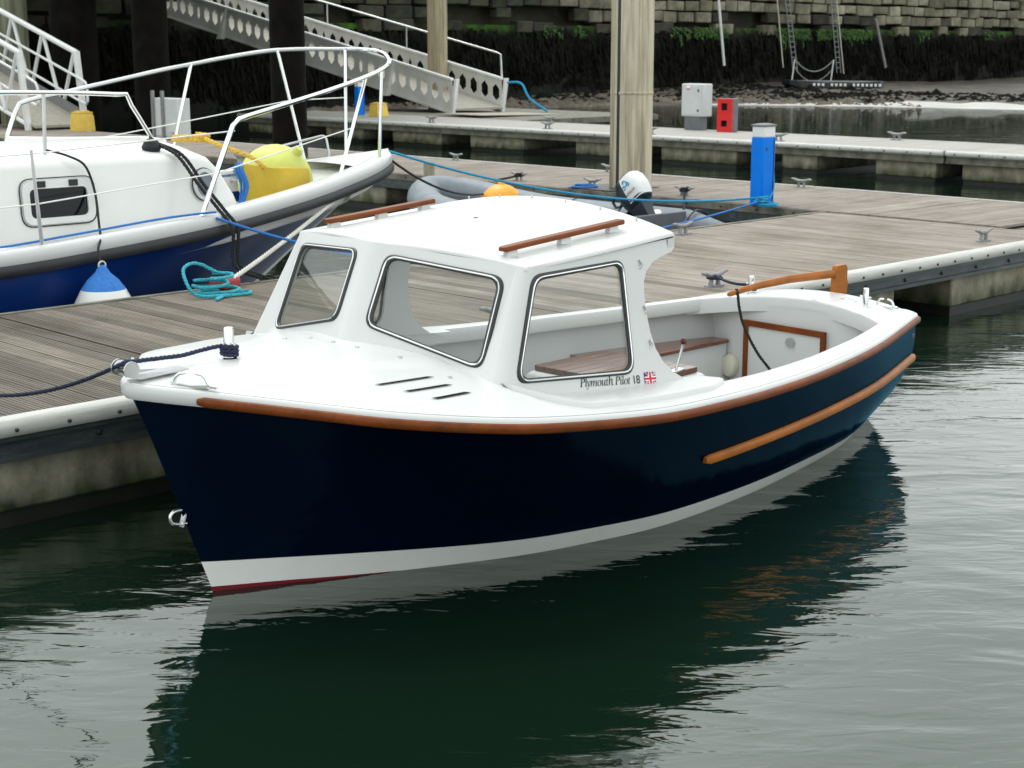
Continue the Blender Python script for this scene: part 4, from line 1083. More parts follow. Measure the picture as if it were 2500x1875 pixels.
# teak grab rails on the roof
for y, a, b in ((.665, 1.27, 2.14), (-.665, 1.29, 2.06)):
    pts = [(s, zroof(s, y)+.030) for s in np.linspace(a, b, 12)]
    rings = [[B(s, y+dy, z+dz) for dy, dz in ((-.025, -.012), (.025, -.012), (.028, .004), (.022, .012), (-.022, .012), (-.028, .004))] for s, z in pts]
    rings = [[B(a-.014, y+dy*.6, pts[0][1]+dz*.7) for dy, dz in ((-.024, -.012), (.024, -.012), (.026, .006), (.018, .014), (-.018, .014), (-.026, .006))]]+rings
    ro = MB().loft(rings).build('grab_rail', 'teak', roof, True, ang=40)
    for f in (.06, .5, .92):
        s = a+(b-a)*f; MB().loft([[B(s+dx*w_, y+dy*w_, zroof(s, y)+z) for dx, dy in ((-.035, -.016), (.035, -.016), (.035, .016), (-.035, .016))] for z, w_ in ((-.016, 1.15), (.004, 1.0), (.021, .95))]).build('rail_foot', 'gel', roof, bevel=.004)
# moulded flange on the side decks and fasteners
for sg in (1, -1):
    rows = []
    for s in np.linspace(.98, 2.46, 28):
        yo = bsh(s)-float(np.interp(s, [.98, 1.1, 1.25, 2.25, 2.46], [.30, .17, .115, .10, .16])); yi = sidey(.85)-.03
        zz = lambda y: zdeck(s, y)
        rows.append([B(s, sg*yi, zz(yi)+.014), B(s, sg*(yo-.03), zz(yo)+.028), B(s, sg*(yo-.008), zz(yo)+.025), B(s, sg*yo, zz(yo)+.015), B(s, sg*(yo+.006), zz(yo)-.012)])
    mb = MB(); mb.loft(rows, closed=False)
    mb.f.append(tuple(range(5))); n_ = len(mb.v); mb.f.append(tuple(range(n_-5, n_)))
    mb.build('deck_flange', 'gel', boat, True, ang=35)
for s, z in ((2.06, 1.44), (2.05, 1.20), (2.06, 1.02)):
    MB().tube([B(s, sidey(z)+.003, z-.022), B(s+.012, sidey(z)+.010, z), B(s, sidey(z)+.003, z+.022)], .006, 6).build('side_fastener', 'steel', boat, True)
for s, y in ((.66, -.25), (.74, -.15), (.745, .02), (.752, .19), (.785, .46), (.81, .77)):
    MB().lathe([(.012, 0), (.011, .005), (.004, .007)], B(s, y, zdeck(s, y)), 8).build('deck_screw', 'steel', boat, True)
# vent slots in the foredeck
for (s0, y0), (s1, y1) in (((.444, .691), (.734, .726)), ((.502, .816), (.737, .843)), ((.557, .937), (.749, .953))):
    rows = []
    for f in np.linspace(0, 1, 9):
        s = s0+(s1-s0)*f; y = y0+(y1-y0)*f; rows.append([B(s-.014, y-.010, zdeck(s, y-.010)+.005), B(s+.014, y+.010, zdeck(s, y+.010)+.005)])
    MB().loft(rows, closed=False).build('vent_slot', 'slot', boat)
# bow roller, mooring bollards, fairleads, bow eye
br = MB(); br.lathe([(.004, -.045), (.034, -.045), (.034, -.038), (.022, -.03), (.018, 0), (.022, .03), (.034, .038), (.034, .045), (.004, .045)], B(-.405, .0, 1.125), 20, 'Y'); bro = br.build('bow_roller', 'steel', boat, True, ang=40)
for y in (-.05, .05):
    mb = MB(); mb.plate([B(-.405+.039*math.cos(a), y, 1.125+.039*math.sin(a)) for a in np.linspace(-.6, 3.9, 12)]+[B(-.36, y, 1.078), B(-.17, y, 1.085), B(-.30, y, 1.10)], [], (0, .006, 0)); mb.build('roller_cheek', 'steel', bro)
MB().box(B(-.24, 0, 1.086), (.26, .095, .008)).build('roller_plate', 'steel', bro)
def bollard(s, y, z, sc_, nm='mooring_bollard'):
    mb = MB(); mb.lathe([(.055*sc_, 0), (.055*sc_, .006*sc_), (.034*sc_, .012*sc_), (.032*sc_, .19*sc_), (.028*sc_, .2*sc_), (.001, .2*sc_)], B(s, y, z), 20); o = mb.build(nm, 'chrome', boat, True, ang=40)
    MB().tube([B(s+.01, y-.075*sc_, z+.105*sc_), B(s-.01, y+.075*sc_, z+.105*sc_)], .010*sc_, 8).build('cross_pin', 'chrome', o, True)
bollard(.16, -.02, zdeck(.16, 0)-.004, .74)
bollard(4.98, .42, zaft(4.98, .42)-.003, .62); bollard(4.98, -.50, zaft(4.98, -.5)-.003, .62)
def fairlead(s, y, z, rot, sc_=1):
    mb = MB()
    for k in (-1, 1):
        pts = [(k*.13, 0, .008), (k*.10, 0, .01), (k*.085, 0, .02), (k*.075, 0, .045), (k*.055, 0, .062), (k*.022, 0, .066)]
        mb.tube(pts, [.012, .012, .011, .010, .009, .007], 8)
    mb.box((0, 0, .006), (.17, .03, .012))
    o = mb.build('fairlead', 'chrome', boat, True, ang=50); o.location = B(s, y, z); o.rotation_euler = (0, 0, rot); o.scale = (sc_,)*3
fairlead(-.225, .225, 1.048, -R(60), .95); fairlead(-.225, -.225, 1.048, R(60), .95); fairlead(5.10, .50, zaft(5.1, .5), R(80), .8)
MB().tube([B(5.02, .20, zaft(5, .2)+.004), B(5.03, .23, zaft(5, .2)+.015), B(5.03, .30, zaft(5, .3)+.015), B(5.02, .33, zaft(5, .3)+.004)], .006, 6).build('deck_handle', 'chrome', boat, True)
mb = MB(); mb.tube(cr([tuple(B(*p)) for p in ((-.145, 0, .43), (-.185, 0, .432), (-.212, 0, .418), (-.215, 0, .392), (-.195, 0, .372), (-.130, 0, .362))], 24), .0075, 8); mb.box(B(-.142, 0, .398), (.008, .028, .10), 0, R(19)); mb.build('bow_eye', 'chrome', boat, True, ang=50)
MB().box(B(5.12, .70, .62), (.05, .012, .03)).build('quarter_fitting', 'darkplas', boat, bevel=.004)
# rudder head and tiller
rd = MB(); mb = rd
prof = [(5.235, .60), (5.235, .80), (5.25, .99), (5.262, 1.01), (5.37, 1.01), (5.392, .985), (5.392, .90), (5.405, .88), (5.395, .84), (5.41, .60), (5.55, .2), (5.6, -.5), (5.25, -.5)]
mb.plate([B(s, -.022, z) for s, z in prof], [], (0, -.044, 0)); rdo = mb.build('rudder', 'varn', boat, bevel=.006)
til = [(5.27, .955, .030, .020), (5.0, .965, .030, .019), (4.7, .975, .028, .018), (4.4, .972, .025, .017), (4.22, .965, .020, .016), (4.17, .962, .021, .017), (4.10, .955, .018, .015), (4.03, .950, .017, .015), (4.015, .949, .012, .010)]
MB().loft([[B(s, w_*math.cos(a), z+h_*math.sin(a)) for a in (.5, 1.2, 1.9, 2.64, 3.64, 4.3, 5.0, 5.78)] for s, z, h_, w_ in til]).build('tiller', 'varn', rdo, True, ang=40)
# name and flag on the wheelhouse side
def side_frame(s, z):
    p = Vector((s, sidey(z)+.004, z)); return p
ux = (Vector((1, .0, -.11))).normalized()
txt = bpy.data.curves.new('name_lettering', 'FONT')
txt.body = '\U0001D443\U0001D459\U0001D466\U0001D45A\U0001D45C\U0001D462\U0001D461\u210E \U0001D443\U0001D456\U0001D459\U0001D45C\U0001D461 18'
txt.size = .066; txt.space_character = .95
to = bpy.data.objects.new('tmp', txt); col.objects.link(to); dg = bpy.context.evaluated_depsgraph_get(); dg.update()
me = bpy.data.meshes.new_from_object(to.evaluated_get(dg)); bpy.data.objects.remove(to)
xs_ = [v.co.x for v in me.vertices]; wtx = max(xs_)-min(xs_)
base = Vector((1.500, sidey(.888)+.003, .888)); upd = Vector((0, -.184, 1)).normalized(); kx = .452/wtx
for v in me.vertices:
    q = base+ux*((v.co.x-min(xs_))*kx)+upd*v.co.y*.92; q.y = sidey(q.z)+.003; v.co = B(q.x, q.y, q.z)
me.materials.append(M['decal']); o = bpy.data.objects.new('name_lettering', me); col.objects.link(o); o.parent = boat
fb = Vector((1.985, sidey(.82)+.0022, .823)); fw_, fh_ = .088, .066
def fpt(x, y, l): q = fb+ux*(x*fw_)+upd*(y*fh_); q.y = sidey(q.z)+.002+.0008*l; return B(q.x, q.y, q.z)
fl = MB(); fl.add([fpt(0, 0, 0), fpt(1, 0, 0), fpt(1, 1, 0), fpt(0, 1, 0)], [(0, 1, 2, 3)]); flo = fl.build('flag_decal', 'fblue', boat)
mb = MB()
for a, b in (((0, 0), (1, 1)), ((0, 1), (1, 0))):
    d = .12 if a[1] == 0 else -.12
    mb.add([fpt(a[0], a[1]+(d if a[1] == 0 else 0), 1), fpt(a[0], a[1]-(0 if a[1] == 0 else -d), 1), fpt(a[0]+.10, a[1], 1), fpt(b[0], b[1]+(-d if b[1] == 1 else 0), 1) if False else fpt(b[0], b[1]-(.12 if b[1] == 1 else -.12), 1), fpt(b[0], b[1], 1), fpt(b[0]-.10, b[1], 1)], [(0, 2, 3), (3, 5, 0)])
mb.build('flag_saltire', 'fwhite', flo)
mb = MB()
for a, b in (((0, 0), (1, 1)), ((0, 1), (1, 0))):
    k = .045 if b[1] > a[1] else -.045
    mb.add([fpt(a[0], a[1]+k, 2), fpt(a[0]+.05, a[1], 2), fpt(b[0], b[1]-k, 2), fpt(b[0]-.05, b[1], 2)], [(0, 1, 2, 3)])
mb.build('flag_red_saltire', 'fred', flo)
MB().add([fpt(.34, 0, 3), fpt(.66, 0, 3), fpt(.66, 1, 3), fpt(.34, 1, 3)], [(0, 1, 2, 3)]).add([fpt(0, .33, 3.3), fpt(1, .33, 3.3), fpt(1, .67, 3.3), fpt(0, .67, 3.3)], [(0, 1, 2, 3)]).build('flag_white_cross', 'fwhite', flo)
MB().add([fpt(.41, 0, 4), fpt(.59, 0, 4), fpt(.59, 1, 4), fpt(.41, 1, 4)], [(0, 1, 2, 3)]).add([fpt(0, .41, 4.3), fpt(1, .41, 4.3), fpt(1, .59, 4.3), fpt(0, .59, 4.3)], [(0, 1, 2, 3)]).build('flag_red_cross', 'fred', flo)

HDB = R(2.0)
def BW(s, y, z):
    return UV(3.82+s*math.cos(HDB)+y*math.sin(HDB), 5.949+s*math.sin(HDB)-y*math.cos(HDB), z)
def rope_thing(name, pts, r, mat, lab, strands=3, group='mooring lines'):
    P = [Vector(p) for p in pts]; o0 = P[0]
    mb = MB(); q = [p-o0 for p in P]
    if strands: mb.rope(q, r, strands)
    else: mb.tube(q, r, 6)
    o = mb.build(name, mat, None, True, ang=70); o.location = o0; return tag(o, lab, 'rope', group)
def coil(c, r, turns, h_, ph=0, n=18, jit=.0, sq=1.0, seed=0):
    rg = random.Random(seed); out = []
    for i in range(int(turns*n)+1):
        a = ph+2*math.pi*i/n; k = r*(1+rg.uniform(-jit, jit)); out.append(Vector((c[0]+k*math.cos(a), c[1]+k*sq*math.sin(a), c[2]+h_*i/(turns*n))))
    return out
# bow line: figure turns on the bollard, over the roller and away to the pontoon
bz0 = zdeck(.16, 0)
pts = [BW(.16+.036*math.cos(a), -.02+.036*math.sin(a), bz0+.014+.009*a/3.1) for a in np.linspace(0, 5*math.pi, 60)]
pts += [BW(.122, -.03, bz0+.062), BW(.06, -.03, bz0+.060), BW(-.1, -.02, 1.138), BW(-.36, -.0, 1.152), BW(-.405, -.0, 1.155), BW(-.44, -.01, 1.14)]
e = UV(3.55, 7.80, .70); s_ = pts[-1]
pts += [s_.lerp(e, f)-Vector((0, 0, .06*4*f*(1-f))) for f in np.linspace(.08, 1, 12)]
rope_thing('bow_line', pts, .0105, 'rope_navy', 'dark navy mooring line from the bow bollard over the roller to the pontoon')
za = zaft(4.98, -.5)
pts = [BW(4.98+.03*math.cos(a), -.50+.03*math.sin(a), za+.02+.010*a/3.1) for a in np.linspace(0, 4*math.pi, 40)]
e = UV(9.85, 7.80, DZ+.09); s_ = pts[-1]; pts += [s_.lerp(e, f)-Vector((0, 0, .03*4*f*(1-f))) for f in np.linspace(.1, 1, 10)]
pts += [e+Vector((.06*math.cos(a), .06*math.sin(a), -.02)) for a in np.linspace(0, 9, 18)]
rope_thing('stern_line', pts, .011, 'rope_navy', 'dark navy stern line from the port quarter bollard to a pontoon cleat')
rope_thing('tiller_lanyard', [BW(*p) for p in cr([(4.10, .0, .975), (4.09, .02, .95), (4.10, .03, .85), (4.15, .04, .72), (4.22, .10, .55), (4.32, .16, .40), (4.36, .20, .25)], 24)], .010, 'rope_black', 'dark rope hanging from the tiller down into the cockpit', 3, None)
# ================================================================== BLUE BOAT
BU, BV = 10.3, 12.43
bb = thing('blue_cruiser', 'blue hulled white cabin cruiser with pulpit rails moored beyond the pontoon', 'boat', BU, BV)
def C(a, y, z): return Vector((-a, -y, z))          # a aft from the stem head, y towards the camera side, z up
N2 = 60
S2 = cr([(0, 0, 1.40), (.12, .16, 1.385), (.5, .42, 1.33), (1.1, .72, 1.26), (1.6, .95, 1.21), (2.3, 1.22, 1.15), (3.06, 1.40, 1.08), (4.0, 1.45, 1.0), (5.0, 1.42, .93), (7, 1.40, .88), (9.2, 1.28, .9)], N2)
W2 = cr([(2.05, 0, 0), (2.5, .28, 0), (3.2, .66, 0), (4.2, 1.05, 0), (5.5, 1.25, 0), (7, 1.25, 0), (9.2, 1.05, 0)], N2)
t2 = np.linspace(0, 1, N2); BG2 = np.interp(t2, [0, .2, .5, 1], [0, -.05, .04, .1])
def h2(i, wv):
    p = W2[i]*(1-wv)+S2[i]*wv; return np.array([p[0], p[1]+BG2[i]*4*wv*(1-wv), p[2]])
def b2sh(a): return float(np.interp(a, S2[:, 0], S2[:, 1]))
def z2sh(a): return float(np.interp(a, S2[:, 0], S2[:, 2]))
def sw2(prof, sg, i0=0, i1=N2):
    rings = []
    for i in range(i0, i1):
        a = S2[max(0, i-1)]; b = S2[min(N2-1, i+1)]; t = (b-a)[:2]; t = t/np.linalg.norm(t); o = np.array([-t[1], t[0]])
        if i == 0: o = np.array([-1.0, 0.0])
        rings.append([C(S2[i][0]+o[0]*q, sg*(S2[i][1]+o[1]*q), S2[i][2]+z) for q, z in prof])
    return rings
mb = MB(); ms = MB()
NS = 2
for sg in (1, -1):
    mb.loft([[C(q[0], sg*q[1], q[2]) for q in [h2(i, k/12) for k in range(13)]] for i in range(NS, N2)], closed=False)
    ms.loft([[C(q[0], sg*q[1], q[2]) for q in [h2(i, k/12) for k in range(13)]] for i in range(0, NS+1)], closed=False)
    mb.loft([[C(W2[i][0]+.3*k, sg*W2[i][1]*(1-k)**.7, -.5*k) for k in np.linspace(0, 1, 5)] for i in range(N2)], closed=False)
mb.build('hull', 'blue_hull', bb, True, ang=50); ms.build('stem', 'gelb', bb, True, ang=50)
mb = MB()
for sg in (1, -1): mb.loft(sw2([(-.02, -.145), (.03, -.14), (.042, -.12), (.042, -.075), (.03, -.055), (-.02, -.055)], sg))
mb.build('rubbing_band', 'band', bb, True, ang=50)
# bulwark cap and inner bulwark
mb = MB()
for sg in (1, -1): mb.loft(sw2([(.012, -.055), (.022, -.03), (.022, .02), (.008, .045), (-.03, .058), (-.13, .058), (-.15, .04), (-.15, -.25)], sg), closed=False)
mb.build('bulwark', 'gel', bb, True, ang=50)
mb = MB(); mb.loft([[C(a, f*max(.01, b2sh(a)-.11), z2sh(a)-(.02 if a < .75 else .0)-(.24 if a > .95 else .24*max(0, (a-.75)/.2))) for f in np.linspace(-1, 1, 9)] for a in list(np.linspace(.12, 1.2, 20))+list(np.linspace(1.3, 9.2, 16))], closed=False)
mb.build('deck', 'gelb', bb, True, ang=40)
# bow platform cap joining both sides
mb = MB(); mb.loft([[C(a, f*max(.0, b2sh(a)-.02), z2sh(a)+.055+.02*(1-f*f)) for f in np.linspace(-1, 1, 9)] for a in np.linspace(.0, .80, 12)], closed=False); mb.build('bow_cap', 'gel', bb, True, ang=60)
mb = MB(); mb.add([C(.10, -.30, z2sh(.3)+.085), C(.75, -.36, z2sh(.7)+.085), C(.75, -.345, z2sh(.7)+.085), C(.10, -.285, z2sh(.3)+.085)], [(0, 1, 2, 3)]); mb.build('deck_seam', 'slot', bb)
# blue cove line along the far bulwark
mb = MB(); mb.loft(sw2([(-.145, .02), (-.150, .02), (-.150, -.005), (-.145, -.005)], -1, 8, 34)); mb.build('cove_line', 'bluep', bb)
# coachroof
HW = 1.03
rings = []
for a, zt, zb, hw in ((2.42, 1.12, .86, .86), (2.50, 1.26, .86, .90), (2.66, 1.47, .86, .95), (2.76, 1.56, .86, .97), (2.90, 1.60, .86, .985), (3.4, 1.61, .84, 1.02), (4.5, 1.615, .78, 1.04), (6, 1.63, .7, 1.05), (9.0, 1.65, .7, 1.02)):
    hw2 = hw-.05*max(0, zt-1.1)/.5
    rings.append([C(a, y, z) for y, z in ((hw+.03, zb), (hw2, zt-.07), (hw2-.015, zt-.03), (hw2-.06, zt), (hw2*.5, zt+.075), (0, zt+.10), (-hw2*.5, zt+.075), (-hw2+.06, zt), (-hw2+.015, zt-.03), (-hw2, zt-.07), (-hw-.03, zb))])
MB().loft(rings, caps=True).build('coachroof', 'gelb', bb, True, ang=50)
# side window (frame, hinges, glass) and oval port
yw = lambda z: 1.035-.09*(z-.9)+.012
def RR(a0, a1, z0, z1, r, d_): return rrect([C(a0, yw(z1)+d_, z1), C(a1, yw(z1)+d_, z1), C(a1, yw(z0)+d_, z0), C(a0, yw(z0)+d_, z0)], r, 5)
ao, ai = RR(3.94, 4.56, 1.12, 1.465, .09, .0), RR(4.0, 4.50, 1.17, 1.40, .05, .0)
mb = MB(); mb.plate(ao, [ai], (0, -.03, 0)); wo = mb.build('side_window', 'whitep', bb)
mb = MB(); mb.tube([p+Vector((0, -.012, 0)) for p in RR(3.925, 4.575, 1.105, 1.48, .10, 0)], .005, 6, loop=True); mb.build('window_seal', 'rubber', wo, True)
mb = MB(); mb.plate(RR(3.99, 4.51, 1.16, 1.41, .06, 0), [], (0, -.012, 0)); mb.build('window_pane', 'darkglass', wo)
for a in (4.12, 4.40): MB().box(C(a, yw(1.43)+.03, 1.435), (.075, .03, .05)).build('hinge', 'rubber', wo, bevel=.004)
ov = lambda r1, r2, d_: [C(2.86+r1*math.cos(q), .985+d_-.09*(1.34+r2*math.sin(q)-1.1), 1.34+r2*math.sin(q)) for q in np.linspace(0, 2*math.pi, 25)[:-1]]
mb = MB(); mb.loft([ov(.115, .135, .0), ov(.115, .135, .03), ov(.085, .105, .035), ov(.085, .105, .02)], caps=False); po = mb.build('oval_port', 'gel', bb, True, ang=40)
mb = MB(); mb.plate(ov(.09, .11, .024), [], (0, -.004, 0)); mb.build('port_pane', 'hyp', po)
mb = MB(); mb.tube([p for p in ov(.118, .138, .015)], .006, 6, loop=True); mb.build('port_gasket', 'rubber', po, True)
MB().box(C(4.6, 1.30, .985), (2.6, .05, .035)).build('toe_rail', 'gelb', bb, bevel=.01)
# pulpit: one long bent tube, posts and wires
P = lambda u, v, z: Vector((u-BU, v-BV, z))
near = [P(7.15, 11.06, 1.13), P(7.50, 11.12, 1.78), P(7.56, 11.14, 1.86), P(7.66, 11.17, 1.90), P(8.1, 11.32, 1.97), P(8.86, 11.62, 2.08), P(9.5, 11.9, 2.18), P(9.93, 12.1, 2.26), P(10.2, 12.28, 2.33), P(10.31, 12.43, 2.385)]
far = [P(10.36, 12.58, 2.43), P(10.36, 12.80, 2.46), P(10.1, 13.05, 2.465), P(9.54, 13.38, 2.45), P(8.73, 13.68, 2.31), P(8.1, 13.78, 2.19), P(7.47, 13.80, 2.07), P(7.05, 13.82, 1.99), P(6.95, 13.82, 1.9), P(6.8, 13.82, 1.5), P(6.75, 13.82, 1.0)]
pp = cr([tuple(x) for x in near+far], 90)
po = MB().tube(pp, .022, 8).build('pulpit_rail', 'chrome', bb, True)
for a, b in (((9.18, 11.80, 1.30), (9.68, 12.0, 2.21)), ((10.0, 12.75, 1.36), (10.12, 12.88, 2.46)), ((9.76, 13.1, 1.25), (9.60, 13.33, 2.45)), ((8.35, 13.55, 1.15), (8.78, 13.66, 2.32)), ((9.95, 12.15, 1.4), (9.98, 12.13, 2.26))):
    MB().tube([P(*a), P(*b)], .017, 8).build('pulpit_post', 'chrome', bb, True)
    MB().lathe([(.045, 0), (.045, .008), (.02, .02)], P(*a)-Vector((0, 0, .005)), 12).build('post_base', 'chrome', bb, True)
MB().lathe([(.045, 0), (.045, .008), (.02, .02)], P(7.15, 11.06, 1.12), 12).build('post_base', 'chrome', bb, True)
for pts in (((9.42, 11.9, 1.73), (7.33, 11.09, 1.46), (5.68, 11.05, 1.32), (3.5, 11.1, 1.25)), ((7.56, 11.14, 1.80), (5.66, 11.05, 1.70), (3.5, 11.1, 1.65)), ((10.1, 12.86, 1.98), (9.68, 13.25, 1.95), (8.6, 13.62, 1.75), (6.9, 13.82, 1.5))):
    MB().tube([P(*p) for p in pts], .006, 5).build('guard_wire', 'whitep', bb, True)
MB().tube([P(5.70, 11.05, 1.0), P(5.66, 11.05, 1.73)], [.017, .012], 8).build('stanchion', 'steel', bb, True)
hr = cr([tuple(P(*p)) for p in ((3.0, 11.7, 2.16), (5.76, 11.7, 2.14), (6.80, 11.7, 2.105), (6.88, 11.7, 2.07), (7.12, 11.7, 1.70), (7.16, 11.7, 1.62))], 40)
MB().tube(hr, .018, 8).build('roof_handrail', 'chrome', bb, True)
MB().tube([P(6.11, 11.7, 1.60), P(6.13, 11.7, 2.12)], .016, 8).build('handrail_post', 'steel', bb, True)
MB().tube(cr([tuple(P(*p)) for p in ((6.55, 13.2, 1.69), (7.2, 13.2, 1.66), (7.9, 13.15, 1.64), (8.1, 13.1, 1.60))], 20), .02, 8).build('grab_rail', 'whitep', bb, True)
# windlass, hatch
wl = MB(); wl.lathe([(.13, 0), (.13, .03), (.08, .05), (.07, .09), (.10, .11), (.10, .13), (.06, .15), (.05, .24), (.085, .27), (.085, .30), (.02, .31)], P(8.9, 13.0, 1.17), 18); wl.build('windlass', 'galv', bb, True, ang=40)
mb = MB(); mb.plate(rrect([P(9.25, 13.05, 1.30), P(9.95, 12.95, 1.36), P(9.95, 13.02, 1.60), P(9.25, 13.12, 1.47)], .06), [], (.005, .012, 0)); mb.build('hatch_screen', 'glass', bb)
MB().tube([p for p in rrect([P(9.25, 13.05, 1.30), P(9.95, 12.95, 1.36), P(9.95, 13.02, 1.60), P(9.25, 13.12, 1.47)], .06)], .012, 6, loop=True).build('screen_frame', 'steel', bb, True)
# ball buoy and canvas lying in the bow well
o = MB().lathe([(.01, -.36)]+[(.36*math.cos(q), .36*math.sin(q)) for q in np.linspace(-1.5, 1.3, 16)]+[(.05, .36), (.04, .42), (.01, .43)], n=28).build('ball_buoy', 'lemon', None, True)
top(o, 8.86, 12.40, 1.22); o.rotation_euler = (R(35), R(20), ROT); tag(o, 'big lemon yellow ball buoy in the bow of the blue boat', 'buoy')
rings = []
for x, y0, zt in ((-.02, .0, 1.43), (.0, -.01, 1.445), (.3, -.03, 1.40), (.6, -.02, 1.375), (.78, .02, 1.36), (.80, .04, 1.33)):
    rings.append([Vector((x, y0, .95)), Vector((x, y0-.03, 1.15)), Vector((x, y0-.01, zt-.01)), Vector((x, y0+.012, zt)), Vector((x, y0+.04, zt-.03)), Vector((x, y0+.05, .95))])
o = MB().loft(rings).build('canvas_sheet', 'yellow', None, True, ang=60); top(o, 8.24, 12.02, 0, R(3)); tag(o, 'mustard yellow canvas sheet propped in the bow of the blue boat', 'canvas')
o = MB()
for k in range(3): o.tube(cr([(0, .02*k, 1.45), (-.03, -.05+.05*k, 1.40), (.02, -.06+.05*k, 1.25), (.0, .02*k, 1.08)], 16), .015, 7)
o = o.build('blue_strap', 'rope_blue', None, True); top(o, 8.2, 12.0, 0); tag(o, 'blue strapping bundle beside the yellow canvas on the bow', 'strap')
# fender hanging against the blue hull
fe = thing('fender', 'white teardrop fender with blue top hanging on the blue hull', 'fender', 6.06, 10.80, .42)
MB().lathe([(.02, -.30), (.15, -.24), (.22, -.12), (.245, .02), (.225, .13), (.17, .235)], n=28).build('body', 'gelb', fe, True, ang=60)
MB().lathe([(.171, .234), (.12, .305), (.06, .36), (.035, .40), (.02, .42)], n=28).build('top_cap', 'rope_blue', fe, True, ang=60)
MB().tube([Vector((.03*math.cos(q), 0, .42+.03*math.sin(q))) for q in np.linspace(0, 2*math.pi, 14)], .007, 6).build('eye', 'rope_white', fe, True)

# ================================================================== INFLATABLE DINGHY
dg_ = thing('inflatable_dinghy', 'grey inflatable dinghy lying in the corner between finger and walkway', 'dinghy', 14.25, 14.6)
D = lambda u, v, z: Vector((u-14.25, v-14.6, z))
path = cr([(14.98, 11.55, .30), (14.98, 12.2, .30), (14.98, 13.5, .30), (14.98, 14.6, .31), (14.97, 15.4, .36), (14.85, 16.1, .45), (14.45, 16.5, .50), (13.95, 16.1, .44), (13.62, 15.4, .35), (13.52, 14.6, .31), (13.52, 13.5, .30), (13.52, 12.2, .30), (13.52, 11.55, .30)], 80)
rad = [.225*min(1, .25+min(i, 79-i)*.13) if min(i, 79-i) < 6 else .225 for i in range(80)]
MB().tube([D(*p) for p in path], rad, 20).build('tube', 'hyp', dg_, True, ang=60)
MB().box(D(14.25, 14.4, .16), (1.3, 4.6, .05)).build('floor', 'cabd', dg_)
MB().box(D(14.25, 12.25, .33), (1.2, .05, .38)).build('transom', 'cabd', dg_, bevel=.01)
MB().box(D(14.25, 14.6, .46), (1.25, .24, .03)).build('thwart', 'galv', dg_, bevel=.008)
for v in (12.7, 14.9, 15.9):
    c_ = D(14.80, v, .43); o = MB().lathe([(.001, .0), (.10, .0), (.10, .008), (.04, .014), (.035, .03), (.001, .03)], (0, 0, 0), 18).build('lifting_patch', 'whitep', dg_, True, ang=40)
    o.location = c_; o.rotation_euler = (0, R(-42), 0)
for v in (13.9, 14.5): 
    o = MB().lathe([(.001, 0), (.075, 0), (.05, .02), (.001, .02)], (0, 0, 0), 14).build('valve', 'rubber', dg_, True); o.location = D(14.81, v, .43); o.rotation_euler = (0, R(-45), 0)
for v in (12.15, 13.3, 14.2, 15.7):
    MB().tube([D(14.98+.228*math.cos(q), v, .30+.228*math.sin(q)) for q in np.linspace(.3, 2.9, 14)], .016, 6, flat=.6).build('tube_strap', 'rubber', dg_, True)
mb = MB()
for v0_, v1_ in ((12.8, 14.0), (14.0, 15.2), (15.2, 16.1)): mb.tube([p for p in sag(D(14.79, v0_, .44), D(14.79, v1_, .44), .08)], .010, 6)
mb.build('grab_line', 'rope_black', dg_, True)
# outboard motor
om = thing('outboard_motor', 'tilted white and dark outboard motor on the stern of the inflatable', 'outboard motor', 14.3, 12.38, .50, R(0))
tilt = Matrix.Rotation(R(-42), 4, 'X')
def OB(mb):
    mb.v = [tuple(tilt @ Vector(p)) for p in mb.v]; return mb
cow = []
for z, hx, y0, y1 in ((.16, .11, -.16, .16), (.22, .135, -.20, .19), (.34, .145, -.22, .20), (.46, .14, -.21, .19), (.54, .115, -.17, .15), (.575, .06, -.10, .08)):
    cow.append([(hx*math.copysign(abs(math.cos(q))**.6, math.cos(q)), (y0+y1)/2+(y1-y0)/2*math.copysign(abs(math.sin(q))**.6, math.sin(q)), z) for q in np.linspace(0, 2*math.pi, 25)[:-1]])
OB(MB().loft(cow)).build('cowling', 'darkplas', om, True, ang=60)
cw = []
for z, hx, y0, y1 in ((.225, .137, -.204, .0), (.34, .148, -.226, .01), (.46, .143, -.216, .02), (.545, .118, -.176, .03), (.583, .06, -.10, .04)):
    cw.append([(hx*math.cos(q)*1.01, y0+.0+(abs(y0)+y1)*(1-math.sin(q))*.0+ (y1-y0)*(1-abs(math.sin(q))**1.3), z) for q in np.linspace(-math.pi, 0, 15)])
# white front shell on the camera side and top
sh = []
for z, hx, y0, y1 in ((.20, .128, -.192, .1), (.27, .142, -.215, .06), (.36, .1475, -.224, .03), (.47, .142, -.213, .02), (.53, .122, -.18, .02)):
    ring = []
    for q in np.linspace(-.05*math.pi, -1.05*math.pi, 15):
        cx = math.copysign(abs(math.cos(q))**.6, math.cos(q)); sy = math.copysign(abs(math.sin(q))**.6, math.sin(q))
        ring.append((hx*cx*1.015, sy*abs(y0)*1.015 if sy < 0 else y1*.3, z+.002))
    sh.append(ring)
OB(MB().loft(sh, closed=False)).build('cowling_shell', 'whitep', om, True, ang=60)
OB(MB().loft([[(x*k, y*k2, z) for x, y in ((-.08, -.09), (.08, -.09), (.08, .12), (-.08, .12))] for z, k, k2 in ((.17, 1.2, 1.2), (.0, .9, .8), (-.25, .55, .6), (-.5, .4, .5))])).build('leg', 'darkplas', om, bevel=.01)
OB(MB().box((0, .02, -.62), (.08, .28, .1))).build('gearcase', 'darkplas', om, bevel=.02)
OB(MB().box((0, .24, .05), (.2, .12, .28))).build('clamp_bracket', 'darkplas', om, bevel=.015)
